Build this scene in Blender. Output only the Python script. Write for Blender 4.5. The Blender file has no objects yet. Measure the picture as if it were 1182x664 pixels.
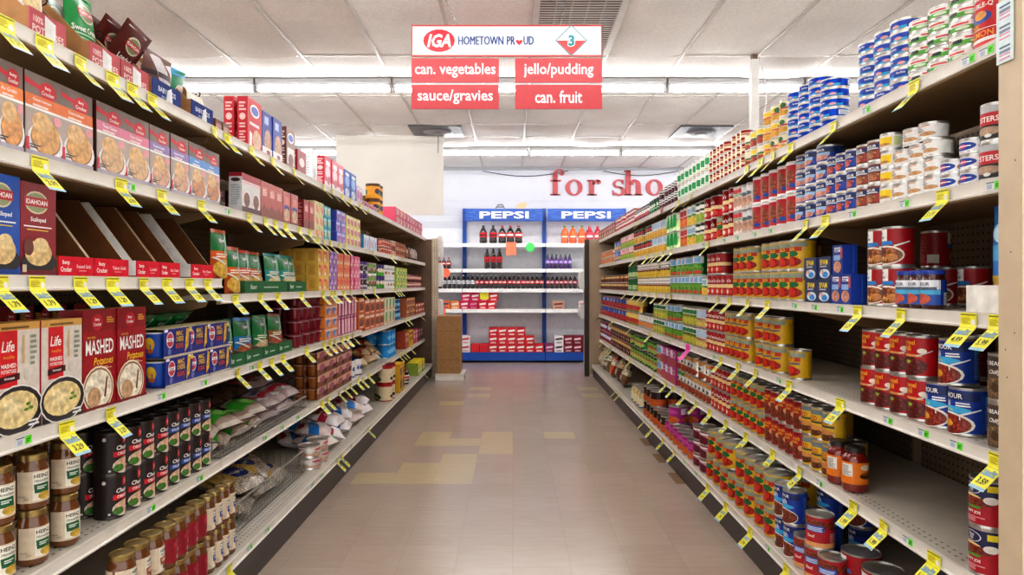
import bpy, math, random
from mathutils import Vector, Matrix
R = random.Random(7)
PI = math.pi
C = bpy.context.scene.collection
F, CX, HY, EYE = 802.0, 592.0, 328.0, 1.118      # focal length in pixels, vanishing point, eye height (m)

# ------------------------------------------------------------------ colours and materials
_lin = {}
def lin(h):
    if h not in _lin:
        out = []
        for i in (1, 3, 5):
            c = int(h[i:i+2], 16) / 255
            out.append(c / 12.92 if c <= .04045 else ((c + .055) / 1.055) ** 2.4)
        _lin[h] = tuple(out) + (1.0,)
    return _lin[h]

def new_mat(name):
    m = bpy.data.materials.new(name); m.use_nodes = True
    nt = m.node_tree; b = nt.nodes['Principled BSDF']
    return m, nt, b
def node(nt, t, **kw):
    n = nt.nodes.new(t)
    for k, v in kw.items():
        if k.startswith('i_'):
            key = k[2:]
            n.inputs[int(key) if key.isdigit() else key.replace('_', ' ')].default_value = v
        else: setattr(n, k, v)
    return n
def ramp(nt, a, b, pa=0.0, pb=1.0):
    n = nt.nodes.new('ShaderNodeValToRGB')
    n.color_ramp.elements[0].position = pa; n.color_ramp.elements[0].color = (a, a, a, 1) if not isinstance(a, tuple) else a
    n.color_ramp.elements[1].position = pb; n.color_ramp.elements[1].color = (b, b, b, 1) if not isinstance(b, tuple) else b
    return n
def mul(nt, a, b, fac=1.0):
    n = nt.nodes.new('ShaderNodeMix'); n.data_type = 'RGBA'; n.blend_type = 'MULTIPLY'
    n.inputs[0].default_value = fac
    nt.links.new(a, n.inputs[6]); nt.links.new(b, n.inputs[7])
    return n.outputs[2]

def printed(name, rough, noise_scale=60, lo=.9, hi=1.08, metal=0, coat=0, bump=0, spec=.5, bump_scale=40, voro=None):
    m, nt, b = new_mat(name); L = nt.links.new
    at = node(nt, 'ShaderNodeAttribute', attribute_name='Col')
    tc = node(nt, 'ShaderNodeTexCoord')
    nz = node(nt, 'ShaderNodeTexNoise'); nz.inputs['Scale'].default_value = noise_scale; nz.inputs['Detail'].default_value = 3
    L(tc.outputs['Object'], nz.inputs['Vector'])
    rp = ramp(nt, lo, hi, .3, .7); L(nz.outputs['Fac'], rp.inputs[0])
    col = mul(nt, at.outputs['Color'], rp.outputs[0])
    if voro:
        vo = node(nt, 'ShaderNodeTexVoronoi'); vo.inputs['Scale'].default_value = voro[0]
        L(tc.outputs['Object'], vo.inputs['Vector'])
        r2 = ramp(nt, voro[2], voro[1], .1, .75); L(vo.outputs['Distance'], r2.inputs[0])
        col = mul(nt, col, r2.outputs[0])
        r3 = ramp(nt, voro[3], voro[4], .2, .8); sp = node(nt, 'ShaderNodeSeparateColor')
        L(vo.outputs['Color'], sp.inputs[0]); L(sp.outputs[0], r3.inputs[0])
        col = mul(nt, col, r3.outputs[0])
    L(col, b.inputs['Base Color'])
    b.inputs['Roughness'].default_value = rough; b.inputs['Metallic'].default_value = metal
    b.inputs['Specular IOR Level'].default_value = spec
    b.inputs['Coat Weight'].default_value = coat; b.inputs['Coat Roughness'].default_value = .08
    if bump:
        n2 = node(nt, 'ShaderNodeTexNoise'); n2.inputs['Scale'].default_value = bump_scale; n2.inputs['Detail'].default_value = 4
        L(tc.outputs['Object'], n2.inputs['Vector'])
        bp = node(nt, 'ShaderNodeBump'); bp.inputs['Strength'].default_value = bump; bp.inputs['Distance'].default_value = .01
        L(n2.outputs['Fac'], bp.inputs['Height']); L(bp.outputs[0], b.inputs['Normal'])
    return m

M = {}
M['paper'] = printed('printed_paper', .42, spec=.45)
M['food'] = printed('food_photo', .4, 75, .62, 1.22, voro=(60, .93, 1.04, .93, 1.07))
M['chunk'] = printed('chunky_food_photo', .4, 150, .7, 1.2, voro=(135, .45, 1.25, .7, 1.4))
M['beans'] = printed('dry_goods', .35, 150, .8, 1.2, coat=.3, voro=(120, .3, 1.3, .75, 1.35))
M['tin'] = printed('tin_plate', .32, 90, .85, 1.08, metal=.85)
M['foil'] = printed('foil_pouch', .36, 50, .88, 1.1, coat=.08, bump=.25, bump_scale=24, spec=.35)
M['glass'] = printed('filled_glass', .12, 40, .85, 1.12, coat=.8)
M['plastic'] = printed('moulded_plastic', .35, 30, .95, 1.05)
M['paint'] = printed('shelf_enamel', .36, 14, .93, 1.05, spec=.4)
M['card'] = printed('corrugated_card', .8, 35, .86, 1.1, spec=.2)
M['wire'] = printed('chrome_wire', .3, 30, .95, 1.05, metal=.8)
M['wallpaint'] = printed('wall_paint', .6, 3, .96, 1.03)
def peg_mat(name, pitch, rad, dark):
    m, nt, b = new_mat(name); L = nt.links.new
    at = node(nt, 'ShaderNodeAttribute', attribute_name='Col'); tc = node(nt, 'ShaderNodeTexCoord')
    vm = node(nt, 'ShaderNodeVectorMath', operation='SCALE'); vm.inputs[3].default_value = 1 / pitch
    L(tc.outputs['Object'], vm.inputs[0])
    fr = node(nt, 'ShaderNodeVectorMath', operation='FRACTION'); L(vm.outputs[0], fr.inputs[0])
    sb = node(nt, 'ShaderNodeVectorMath', operation='SUBTRACT'); sb.inputs[1].default_value = (.5, .5, .5); L(fr.outputs[0], sb.inputs[0])
    m2 = node(nt, 'ShaderNodeVectorMath', operation='MULTIPLY'); m2.inputs[1].default_value = dark[1]; L(sb.outputs[0], m2.inputs[0])
    ln = node(nt, 'ShaderNodeVectorMath', operation='LENGTH'); L(m2.outputs[0], ln.inputs[0])
    rp = ramp(nt, dark[0], 1.0, rad, rad + .04); L(ln.outputs['Value'], rp.inputs[0])
    nz = node(nt, 'ShaderNodeTexNoise'); nz.inputs['Scale'].default_value = 9; L(tc.outputs['Object'], nz.inputs['Vector'])
    r2 = ramp(nt, .85, 1.1, .3, .7); L(nz.outputs['Fac'], r2.inputs[0])
    L(mul(nt, mul(nt, at.outputs['Color'], rp.outputs[0]), r2.outputs[0]), b.inputs['Base Color'])
    b.inputs['Roughness'].default_value = .5
    return m
M['peg'] = peg_mat('pegboard', .0254, .15, (.06, (0, 1, 1)))        # panel along the aisle
M['pegx'] = peg_mat('pegboard_end', .0254, .15, (.06, (1, 0, 1)))   # panel across the aisle
M['grid'] = peg_mat('wire_mesh', .016, .33, (.05, (0, 1, 1)))

# ------------------------------------------------------------------ mesh building
_LAYER = [0]
class MB:
    def __init__(s): s.v = []; s.f = []; s.c = []; s.m = []; s.key = {}; s.mats = []; s.layer = 0
    def mi(s, mat):
        if mat not in s.mats: s.mats.append(mat)
        return s.mats.index(mat)
    def face(s, pts, col, mat='paper'):
        idx = []
        for p in pts:
            k = (s.layer, round(p[0], 5), round(p[1], 5), round(p[2], 5))
            i = s.key.get(k)
            if i is None:
                i = len(s.v); s.v.append(tuple(p)); s.key[k] = i
            if i not in idx: idx.append(i)
        if len(idx) < 3: return
        s.f.append(idx); s.c.append(col); s.m.append(s.mi(mat))
    def new_layer(s): s.layer += 1
    def box(s, x0, x1, y0, y1, z0, z1, col, mat='paper', cols=None):
        """cols: optional dict with keys front back left right top bottom"""
        s.new_layer(); g = (cols or {}).get
        P = lambda x, y, z: (x, y, z)
        s.face([P(x0,y0,z0),P(x1,y0,z0),P(x1,y0,z1),P(x0,y0,z1)], g('front', col), mat)
        s.face([P(x1,y1,z0),P(x0,y1,z0),P(x0,y1,z1),P(x1,y1,z1)], g('back', col), mat)
        s.face([P(x0,y1,z0),P(x0,y0,z0),P(x0,y0,z1),P(x0,y1,z1)], g('left', col), mat)
        s.face([P(x1,y0,z0),P(x1,y1,z0),P(x1,y1,z1),P(x1,y0,z1)], g('right', col), mat)
        s.face([P(x0,y0,z1),P(x1,y0,z1),P(x1,y1,z1),P(x0,y1,z1)], g('top', col), mat)
        s.face([P(x0,y1,z0),P(x1,y1,z0),P(x1,y0,z0),P(x0,y0,z0)], g('bottom', col), mat)
    def lathe(s, prof, n, col, mat, cols=None, cx=0, cy=0, z0=0, sy=1.0):
        """prof: (radius, z) from bottom to top; cols: colour or (colour, material) per band"""
        s.new_layer()
        ang = [2 * PI * k / n for k in range(n)]
        for j in range(len(prof) - 1):
            (r0, h0), (r1, h1) = prof[j], prof[j + 1]
            c, mt = col, mat
            if cols and cols[j]:
                c, mt = cols[j] if isinstance(cols[j], tuple) else (cols[j], mat)
            for k in range(n):
                a, b = ang[k], ang[(k + 1) % n]
                q = [(cx + r0*math.sin(a), cy - sy*r0*math.cos(a), z0 + h0), (cx + r0*math.sin(b), cy - sy*r0*math.cos(b), z0 + h0),
                     (cx + r1*math.sin(b), cy - sy*r1*math.cos(b), z0 + h1), (cx + r1*math.sin(a), cy - sy*r1*math.cos(a), z0 + h1)]
                s.face(q, c, mt)
    def prism(s, pts, axis, a, b, col, mat='paper'):
        """extrude a closed outline along an axis ('x': pts are (y,z); 'y': (x,z); 'z': (x,y))"""
        s.new_layer()
        def P(p, t): return {'x': (t, p[0], p[1]), 'y': (p[0], t, p[1]), 'z': (p[0], p[1], t)}[axis]
        s.face([P(p, a) for p in pts], col, mat); s.face([P(p, b) for p in reversed(pts)], col, mat)
        for i in range(len(pts)):
            p, q = pts[i], pts[(i + 1) % len(pts)]
            s.face([P(p, a), P(p, b), P(q, b), P(q, a)], col, mat)
    def tube(s, p0, p1, r, col, mat='wire', n=6):
        s.new_layer()
        p0, p1 = Vector(p0), Vector(p1); d = (p1 - p0).normalized()
        u = d.orthogonal().normalized(); w = d.cross(u)
        ring = lambda p: [p + r * (math.cos(2*PI*k/n) * u + math.sin(2*PI*k/n) * w) for k in range(n)]
        A, B = ring(p0), ring(p1)
        for k in range(n): s.face([A[k], A[(k+1) % n], B[(k+1) % n], B[k]], col, mat)
        s.face(A[::-1], col, mat); s.face(B, col, mat)
    def build(s, name, parent=None, smooth=35):
        me = bpy.data.meshes.new(name)
        me.from_pydata(s.v, [], s.f)
        for k in s.mats: me.materials.append(M[k])
        me.polygons.foreach_set('material_index', s.m)
        at = me.color_attributes.new('Col', 'FLOAT_COLOR', 'CORNER')
        buf = []
        for p, c in zip(s.f, s.c): buf += list(lin(c)) * len(p)
        at.data.foreach_set('color', buf)
        if smooth:
            me.polygons.foreach_set('use_smooth', [True] * len(s.f))
            me.set_sharp_from_angle(angle=math.radians(smooth))
        me.update()
        o = bpy.data.objects.new(name, me); C.objects.link(o)
        if parent: o.parent = parent
        return o

# ------------------------------------------------------------------ flat artwork, mapped on to surfaces
_txt = {}
def text_tris(t, bold=.012, shear=0.0):
    k = (t, bold, shear)
    if k in _txt: return _txt[k]
    cu = bpy.data.curves.new('lettering', 'FONT'); cu.body = t; cu.resolution_u = 2; cu.offset = bold; cu.shear = shear
    o = bpy.data.objects.new('lettering', cu); C.objects.link(o)
    dg = bpy.context.evaluated_depsgraph_get(); dg.update()
    ev = o.evaluated_get(dg); me = ev.to_mesh(); me.calc_loop_triangles()
    V = [v.co.copy() for v in me.vertices]
    tris = [[(V[i].x, V[i].y) for i in t3.vertices] for t3 in me.loop_triangles]
    ev.to_mesh_clear(); bpy.data.objects.remove(o); bpy.data.curves.remove(cu)
    xs = [p[0] for t3 in tris for p in t3] or [0, 1]; ys = [p[1] for t3 in tris for p in t3] or [0, 1]
    x0, x1, y0, y1 = min(xs), max(xs), min(ys), max(ys)
    out = ([[((p[0]-x0)/(y1-y0), (p[1]-y0)/(y1-y0)) for p in t3] for t3 in tris], (x1-x0)/(y1-y0))
    _txt[k] = out
    return out

def clip(poly, axis, val, keep_less):
    out = []
    for i in range(len(poly)):
        a, b = poly[i], poly[(i + 1) % len(poly)]
        ia = (a[axis] <= val) == keep_less or a[axis] == val
        ib = (b[axis] <= val) == keep_less or b[axis] == val
        if ia: out.append(a)
        if ia != ib:
            t = (val - a[axis]) / (b[axis] - a[axis])
            out.append((a[0] + t*(b[0]-a[0]), a[1] + t*(b[1]-a[1])))
    return out
def strips(poly, axis, cuts):
    lo, hi = min(p[axis] for p in poly), max(p[axis] for p in poly)
    inner = [c for c in cuts if lo + 1e-7 < c < hi - 1e-7]
    if not inner: return [poly]
    out = []; rest = poly
    for c in inner:
        a = clip(rest, axis, c, True); rest = clip(rest, axis, c, False)
        if len(a) > 2: out.append(a)
        if len(rest) < 3: break
    if len(rest) > 2: out.append(rest)
    return out

def art_polys(art, w, h):
    """art in panel fractions: u -0.5..0.5 across w, v 0..1 up h -> [(polys in metres, colour, material)] one entry per layer"""
    out = []
    for a in art:
        k = a[0]
        if k == 'r':
            _, u0, v0, u1, v1, col = a[:6]; mt = a[6] if len(a) > 6 else 'paper'
            out.append(([[(u0*w, v0*h), (u1*w, v0*h), (u1*w, v1*h), (u0*w, v1*h)]], col, mt))
        elif k in 'ef':
            _, cu, cv, ru, rv, col = a[:6]; mt = a[6] if len(a) > 6 else (('food' if sum(lin(col)[:3]) > .75 else 'chunk') if k == 'f' else 'paper')
            n = 18
            out.append(([[(cu*w + ru*w*math.cos(2*PI*i/n), cv*h + rv*h*math.sin(2*PI*i/n)) for i in range(n)]], col, mt))
        elif k == 'p':
            out.append(([[(u*w, v*h) for u, v in a[1]]], a[2], a[3] if len(a) > 3 else 'paper'))
        elif k == 't':
            _, t, cu, cv, sz, col = a[:6]; o = a[6] if len(a) > 6 else {}
            tris, tw = text_tris(t, o.get('bold', .015), o.get('shear', 0.0))
            H = sz * h; W = tw * H * o.get('xs', 1.0)
            mw = o.get('mw')
            if mw and W > mw * w: W = mw * w
            if o.get('fit'): W = o['fit'] * w
            ca, sa = math.cos(o.get('rot', 0)), math.sin(o.get('rot', 0))
            ps = []
            for t3 in tris:
                q = []
                for (x, y) in t3:
                    X = (x / tw - .5) * W; Y = (y - .5) * H
                    q.append((cu*w + X*ca - Y*sa, cv*h + X*sa + Y*ca))
                ps.append(q)
            if o.get('dbl'): ps = ps + [[(x + o['dbl']*w, y) for x, y in q] for q in ps]
            out.append((ps, col, 'paper'))
        elif k == 'n':      # block of small print: lines
            _, u0, v0, u1, v1, nl, col = a
            rr = random.Random(int((u0+v1)*1000) + nl); dv = (v1 - v0) / nl; ps = []
            for i in range(nl):
                e = u1 - (u1-u0) * rr.choice((0, .1, .3, .05)); y0 = v0 + i*dv
                ps.append([(u0*w, y0*h), (e*w, y0*h), (e*w, (y0 + dv*.55)*h), (u0*w, (y0 + dv*.55)*h)])
            out.append((ps, col, 'paper'))
    return out

def put_art(mb, art, w, h, fmap, ucuts=(), vcuts=(), lift=.00018, mats=None):
    for i, (ps, col, mt) in enumerate(art_polys(art, w, h)):
        mb.new_layer(); off = lift * (i + 1)
        if mats: mt = mats.get(mt, mt)
        for p in ps:
            for s1 in strips(p, 0, ucuts):
                for s2 in strips(s1, 1, vcuts):
                    mb.face([fmap(u, v, off) for u, v in s2], col, mt)

# ------------------------------------------------------------------ things
def tag(o, label=None, cat=None, group=None, kind=None):
    if label: o['label'] = label
    if cat: o['category'] = cat
    if group: o['group'] = group
    if kind: o['kind'] = kind
    return o
def empty(name, loc=(0, 0, 0), rz=0):
    o = bpy.data.objects.new(name, None); C.objects.link(o)
    o.location = loc; o.rotation_euler = (0, 0, rz); o.empty_display_size = .05
    return o
def dup(root):
    r = root.copy(); C.objects.link(r)
    for ch in list(root.children):
        c = ch.copy(); C.objects.link(c); c.parent = r
        for g in list(ch.children):
            d = g.copy(); C.objects.link(d); d.parent = c
    return r

TIN = '#c9c8c4'
BACKLINES = lambda c: [('n', -.38, .12, -.05, .8, 11, c), ('n', .06, .35, .4, .8, 8, c), ('r', .08, .08, .36, .26, '#e9e9e6')]
def can(name, w, h, base, art, back=None, parts=True, seg=28, sy=1.0, rim=TIN, dw=None, bigpanel=False):
    """tin can: body with rims and lid, wrapped paper label. front of the label faces -Y"""
    r = w * .492
    mb = MB()
    rb = r * .985
    prof = [(0, .003), (r*.9, .003), (r*.9, 0), (r, 0), (r, .003), (rb, .005), (rb, h-.005), (r, h-.003), (r, h), (r*.93, h), (r*.93, h-.004), (r*.55, h-.0035), (r*.5, h-.0045), (0, h-.0045)]
    mb.lathe(prof, seg, rim, 'tin', cols=[None]*5 + [None if parts else base] + [None]*7, sy=sy)
    lb = MB() if parts else mb
    rl = rb + .0004
    if parts:
        lb.lathe([(rl, .0065), (rl, h-.0065)], seg, base, 'paper', sy=sy)
    pw = PI * rl
    cuts = [rl * 2*PI*k/seg for k in range(-seg, seg + 1)]
    y0, hh = .0065, h - .013
    for off_a, A in ((0, art), (PI, art if back is None else back)):
        def fm(u, v, off, oa=off_a):
            a = u / rl + oa
            return ((rl+off) * math.sin(a), -sy * (rl+off) * math.cos(a), y0 + v)
        if A: put_art(lb, A, pw, hh, fm, cuts)
    if parts:
        o = mb.build(name); lb.build('paper_label', o)
    else: o = mb.build(name)
    return o

def box(name, w, d, h, base, art, near=None, top=None, far=None, mat='paper', side=None):
    """printed carton, front on -Y; near: art of its +X and -X ends"""
    mb = MB(); w *= .985
    g = {'top': top or base, 'left': side or base, 'right': side or base}
    b = .0015
    mb.box(-w/2, w/2, -d/2, d/2, 0, h, base, mat, g)
    put_art(mb, art, w, h, lambda u, v, o: (u, -d/2 - o, v))
    if near:
        put_art(mb, near, d, h, lambda u, v, o: (w/2 + o, u, v))
        put_art(mb, near, d, h, lambda u, v, o: (-w/2 - o, -u, v))
    return mb.build(name)

def jar(name, w, h, fill, lidcol, base, art, lab=(.16, .72), back=None, seg=24, lidmat='tin', neck=.8, parts=True):
    r = w * .492; mb = MB()
    prof = [(0, .002), (r*.8, 0), (r*.97, .006), (r, .014), (r, h*.70), (r*.96, h*.765), (r*neck, h*.84), (r*neck, h*.9), (0, h*.9)]
    mb.lathe(prof, seg, fill, 'glass')
    o_mb = mb
    lm = MB() if parts else mb
    rl = r * (neck + .05)
    lm.lathe([(rl, h*.885), (rl, h*.985), (rl*.95, h), (rl*.85, h), (rl*.83, h*.992), (0, h*.992)], seg, lidcol, lidmat)
    bm = MB() if parts else mb
    rr = r + .0005; v0, v1 = lab[0]*h, lab[1]*h
    cuts = [rr * 2*PI*k/seg for k in range(-seg, seg + 1)]
    pw = PI * rr
    bk = back if back is not None else art
    for oa, A in ((0, art), (PI, bk)):
        fm = lambda u, v, off, oa=oa: ((rr+off)*math.sin(u/rr+oa), -(rr+off)*math.cos(u/rr+oa), v0 + v)
        put_art(bm, [('r', -.47, 0, .47, 1, base)] + list(A), pw, v1 - v0, fm, cuts)
    o = mb.build(name)
    if parts: lm.build('lid', o); bm.build('jar_label', o)
    return o

def pouch(name, w, h, d, base, art, mat='foil', lumps=.0, top=None, back=None, seal=.07, fat=2.6):
    """sealed bag standing upright, front on -Y"""
    mb = MB(); nu, nv = 10, 12
    rr = random.Random(len(name) + int(w * 997)); ph = [rr.uniform(0, 6) for _ in range(6)]
    def surf(u, v, off, sgn=-1):
        a = min(1, max(-1, 2*u/w)); b = min(1, max(0, v/h))
        bul = max(0, 1 - abs(a)**fat)**(1 if fat < 3 else .7) * max(0, min(1, (1 - b) / .35))**.6 * min(1, b / .04 + .35 if fat < 3 else b / .2 + .05)
        if b > 1 - seal: bul *= .25
        lum = 1 + lumps * (math.sin(a*5 + ph[0] + b*4) * math.sin(b*9 + ph[1]) + .6*math.sin(a*9 + ph[2])*math.sin(b*15+ph[3]))
        return (u, sgn * (d/2 * bul * lum + .0006 + off), v)
    uc = [w * (i/nu - .5) for i in range(nu + 1)]; vc = [h * i/nv for i in range(nv + 1)]
    for sgn, A in ((-1, art), (1, back or [])):
        f = lambda u, v, o, sgn=sgn: surf(u if sgn < 0 else -u, v, o, sgn)
        mb.layer = 10**6
        for i in range(nu):
            for j in range(nv):
                q = [f(uc[i], vc[j], 0), f(uc[i+1], vc[j], 0), f(uc[i+1], vc[j+1], 0), f(uc[i], vc[j+1], 0)]
                mb.face(q, base, mat)
        mb.layer = 10 if sgn < 0 else 5000
        put_art(mb, [('r', -.5, 1-seal, .5, 1, top or base)] + list(A), w, h, f, uc, vc, lift=.0003, mats={'paper': mat})
    return mb.build(name, smooth=60)

def bottle(name, w, h, liquid, cap, lab, labtxt=None, txtcol='#ffffff'):
    r = w*.48; mb = MB()
    mb.lathe([(0, .004), (r*.75, 0), (r*.95, .012), (r, h*.12), (r*.93, h*.3), (r, h*.48), (r*.97, h*.6), (r*.7, h*.74), (r*.34, h*.87), (r*.3, h*.93), (0, h*.93)], 14, liquid, 'glass')
    o = mb.build(name)
    m2 = MB(); m2.lathe([(r*.36, h*.915), (r*.36, h*.995), (r*.3, h), (0, h)], 12, cap, 'plastic'); m2.build('cap', o)
    m3 = MB(); m3.lathe([(r*1.01, h*.34), (r*1.012, h*.6)], 14, lab, 'paper')
    if labtxt:
        rr = r*1.015
        put_art(m3, labtxt, PI*rr, h*.26, lambda u, v, off: ((rr+off)*math.sin(u/rr), -(rr+off)*math.cos(u/rr), h*.34+v), [rr*2*PI*k/14 for k in range(-14, 15)])
    m3.build('wrap_label', o)
    return o

ORD = 'first second third fourth fifth sixth seventh eighth ninth tenth eleventh twelfth thirteenth fourteenth fifteenth sixteenth seventeenth eighteenth nineteenth twentieth'.split()
ORD += ['twenty-' + x for x in ORD[:9]] + ['thirtieth']
LEV = ['', 'top', 'second', 'third', 'fourth', 'fifth', 'bottom']
XL = {'L': 1.06, 'R': 1.045}; XB = {'L': .97, 'R': .955}
EDGE = {'L': [1.356, 2.53, 3.704, 4.878, 6.052, 7.226, 8.4], 'R': [1.42, 2.583, 3.747, 4.91, 6.073, 7.237, 8.4]}
HGT = {'L': {1: [1.676]*6, 2: [1.403, 1.403] + [1.372]*4, 3: [1.137] + [1.08]*5, 4: [.795]*3 + [.778]*3, 5: [.476]*3 + [.465]*3, 6: [.163]*6},
       'R': {1: [1.647]*6, 2: [1.348]*6, 3: [1.053]*6, 4: [.755]*6, 5: [.456]*6, 6: [.146]*6}}
ROT = {'L': PI/2, 'R': -PI/2}; SGN = {'L': -1, 'R': 1}
def lipx(side, lev): return (XB if lev == 6 else XL)[side]
def Zpx(side, px, X): return F * X / (CX - px if side == 'L' else px - CX)
def sect(side, Z):
    e = EDGE[side]
    for i in range(6):
        if Z < e[i + 1]: return i
    return 5
def shelf_z(side, lev, Z): return HGT[side][lev][sect(side, Z)] + .0012
WHERE = lambda s, l: f"{'left' if s == 'L' else 'right'} {LEV[l]} shelf"
TIERW = {1: [''], 2: ['bottom', 'top'], 3: ['bottom', 'middle', 'top'], 4: ['bottom', 'second', 'third', 'top'], 5: ['bottom', 'second', 'third', 'fourth', 'top'], 6: ['bottom', 'second', 'third', 'fourth', 'fifth', 'top']}
STACK_TOP = {}
def place(o, side, X, Z, z, dr=0.0):
    o.location = (SGN[side] * X, Z, z); o.rotation_euler = (0, 0, ROT[side] + dr)

def run(side, lev, what, cat, xn, xf, n, make, h, tiers=1, d=None, sb=.014, rows=1, spin=.12, gap=1.0, z0=0.0, plural=None, jit=.0, maxw=None):
    """a run of one product from pixel xn (near end) to xf (far end) on the front of a shelf.
    make(width) -> prototype. tiers: number, or a list with the column positions of each layer. d: depth of one item (None: round)"""
    Xf = lipx(side, lev) + sb
    Zn, Zf = Zpx(side, xn, Xf), Zpx(side, xf, Xf)
    mw = maxw or (.118 if d is None else .2)
    if (Zf - Zn) / n > mw * 1.12:                # far away a pixel spans more shelf: add columns instead of widening the item
        n2 = max(n, round((Zf - Zn) / mw))
        if not isinstance(tiers, int): tiers = [[k for k in range(n2) if int(k * n / n2) in [int(c) for c in cols]] for cols in tiers]
        n = n2
    step = (Zf - Zn) / n; w = step * gap
    proto = make(w); first = True
    dep = d if d else w
    if isinstance(tiers, int): tiers = [list(range(n))] * tiers
    T = TIERW[len(tiers)]
    if d is None and n >= 6 and len(tiers) > 1 and maxw is None: tiers = tiers[:-1] + [[c for c in tiers[-1] if R.random() > .09] or tiers[-1]]
    grp = (plural or what + 's') + ', ' + WHERE(side, lev)
    for row in range(rows):
        for ti, cols in enumerate(tiers):
            for oi, k in enumerate(cols):
                if first: o = proto; first = False
                else: o = dup(proto)
                Z = Zn + step * (k + .5); zz = max(shelf_z(side, lev, Z - step*.5), shelf_z(side, lev, Z + step*.49)) + z0 + ti * (h + .0004)
                X = Xf + dep/2 + row * (dep + .003) + (R.uniform(-.002, .003) if jit == 0 else R.uniform(0, jit))
                place(o, side, X, Z, zz, R.uniform(-spin, spin) if d is None else 0)
                lab = what
                if rows > 1: lab += ', ' + ('front row' if row == 0 else ('second row' if row == 1 else 'third row'))
                if T[ti]: lab += f', {T[ti]} layer'
                if len(cols) > 1: lab += f', {ORD[oi]} from near end'
                lab += ', ' + WHERE(side, lev)
                if len(lab.split()) > 16: lab = lab.replace(' from near end', ' from near')
                if len(lab.split()) > 16: lab = lab.replace(' layer', '')
                tag(o, lab, cat, grp if (n > 1 or len(tiers) > 1 or rows > 1) else None)
    return proto

def single(side, lev, what, cat, px, Xoff, make, z0=0, dr=0, Z=None, tail=None):
    """one thing whose centre stands at pixel px, Xoff behind the shelf lip"""
    X = lipx(side, lev) + Xoff
    if Z is None: Z = Zpx(side, px, X)
    o = make() if callable(make) else dup(make)
    place(o, side, X, Z, shelf_z(side, lev, Z) + z0, dr)
    tag(o, what + ', ' + (tail or WHERE(side, lev)), cat)
    return o
WORLD = 1.6; TUBE = 46; LOOK = 'Medium High Contrast'
# ------------------------------------------------------------------ camera, light
cam = bpy.data.cameras.new('camera'); co = bpy.data.objects.new('camera', cam); C.objects.link(co)
cam.sensor_fit = 'HORIZONTAL'; cam.sensor_width = 36; cam.lens = F / 1182 * 36
cam.shift_x = -(CX - 591) / 1182; cam.shift_y = -(332 - HY) / 1182
cam.clip_start = .05
co.location = (0, 0, EYE); co.rotation_euler = (PI/2, 0, 0)
bpy.context.scene.camera = co
sc = bpy.context.scene
sc.view_settings.view_transform = 'Standard'; sc.view_settings.look = LOOK
sc.view_settings.exposure = 0.0; sc.view_settings.gamma = 1.0
sc.cycles.max_bounces = 8; sc.cycles.diffuse_bounces = 5; sc.cycles.use_denoising = True
w = bpy.data.worlds.new('world'); sc.world = w; w.use_nodes = True
bg = w.node_tree.nodes['Background']; bg.inputs[0].default_value = (1.0, .99, .975, 1); bg.inputs[1].default_value = WORLD

# ------------------------------------------------------------------ room shell
CEIL = EYE + 1.75
S = .2286
def floor_mat():
    m, nt, b = new_mat('vinyl_tile'); L = nt.links.new
    at = node(nt, 'ShaderNodeAttribute', attribute_name='Col'); tc = node(nt, 'ShaderNodeTexCoord')
    mp = node(nt, 'ShaderNodeMapping'); mp.inputs['Scale'].default_value = (6, 38, 1); L(tc.outputs['Object'], mp.inputs[0])
    nz = node(nt, 'ShaderNodeTexNoise'); nz.inputs['Scale'].default_value = 1.3; nz.inputs['Detail'].default_value = 6; L(mp.outputs[0], nz.inputs['Vector'])
    r1 = ramp(nt, .945, 1.045, .3, .7); L(nz.outputs['Fac'], r1.inputs[0])
    n2 = node(nt, 'ShaderNodeTexNoise'); n2.inputs['Scale'].default_value = 1.1; n2.inputs['Detail'].default_value = 3; L(tc.outputs['Object'], n2.inputs['Vector'])
    r2 = ramp(nt, .96, 1.04, .2, .8); L(n2.outputs['Fac'], r2.inputs[0])
    # joints between the tiles
    vm = node(nt, 'ShaderNodeVectorMath', operation='SCALE'); vm.inputs[3].default_value = 1 / S; L(tc.outputs['Object'], vm.inputs[0])
    fr = node(nt, 'ShaderNodeVectorMath', operation='FRACTION'); L(vm.outputs[0], fr.inputs[0])
    sb = node(nt, 'ShaderNodeVectorMath', operation='SUBTRACT'); sb.inputs[1].default_value = (.5, .5, .5); L(fr.outputs[0], sb.inputs[0])
    ab = node(nt, 'ShaderNodeVectorMath', operation='ABSOLUTE'); L(sb.outputs[0], ab.inputs[0])
    sx = node(nt, 'ShaderNodeSeparateXYZ'); L(ab.outputs[0], sx.inputs[0])
    mx = node(nt, 'ShaderNodeMath', operation='MAXIMUM'); L(sx.outputs[0], mx.inputs[0]); L(sx.outputs[1], mx.inputs[1])
    r3 = ramp(nt, 1.0, .9, .488, .496); L(mx.outputs[0], r3.inputs[0])
    L(mul(nt, mul(nt, mul(nt, at.outputs['Color'], r1.outputs[0]), r2.outputs[0]), r3.outputs[0]), b.inputs['Base Color'])
    b.inputs['Roughness'].default_value = .2
    b.inputs['Specular IOR Level'].default_value = .5
    return m
M['floor'] = floor_mat()
light_tiles = {(-4,17),(-3,17),(-2,17),(-3,18),(-2,18),(-2,19),(-1,20),(-3,21),(-2,21),(-1,21),(-3,22),(-1,22),(1,22),(-3,28),(-2,30),(-2,32),(3,30),(3,32)}
dark_tiles = {(4,21),(4,17),(4,19)}
mb = MB(); rt = random.Random(3)
base = ['#b0a093', '#b1a194', '#b3a396', '#af9f92']
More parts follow.
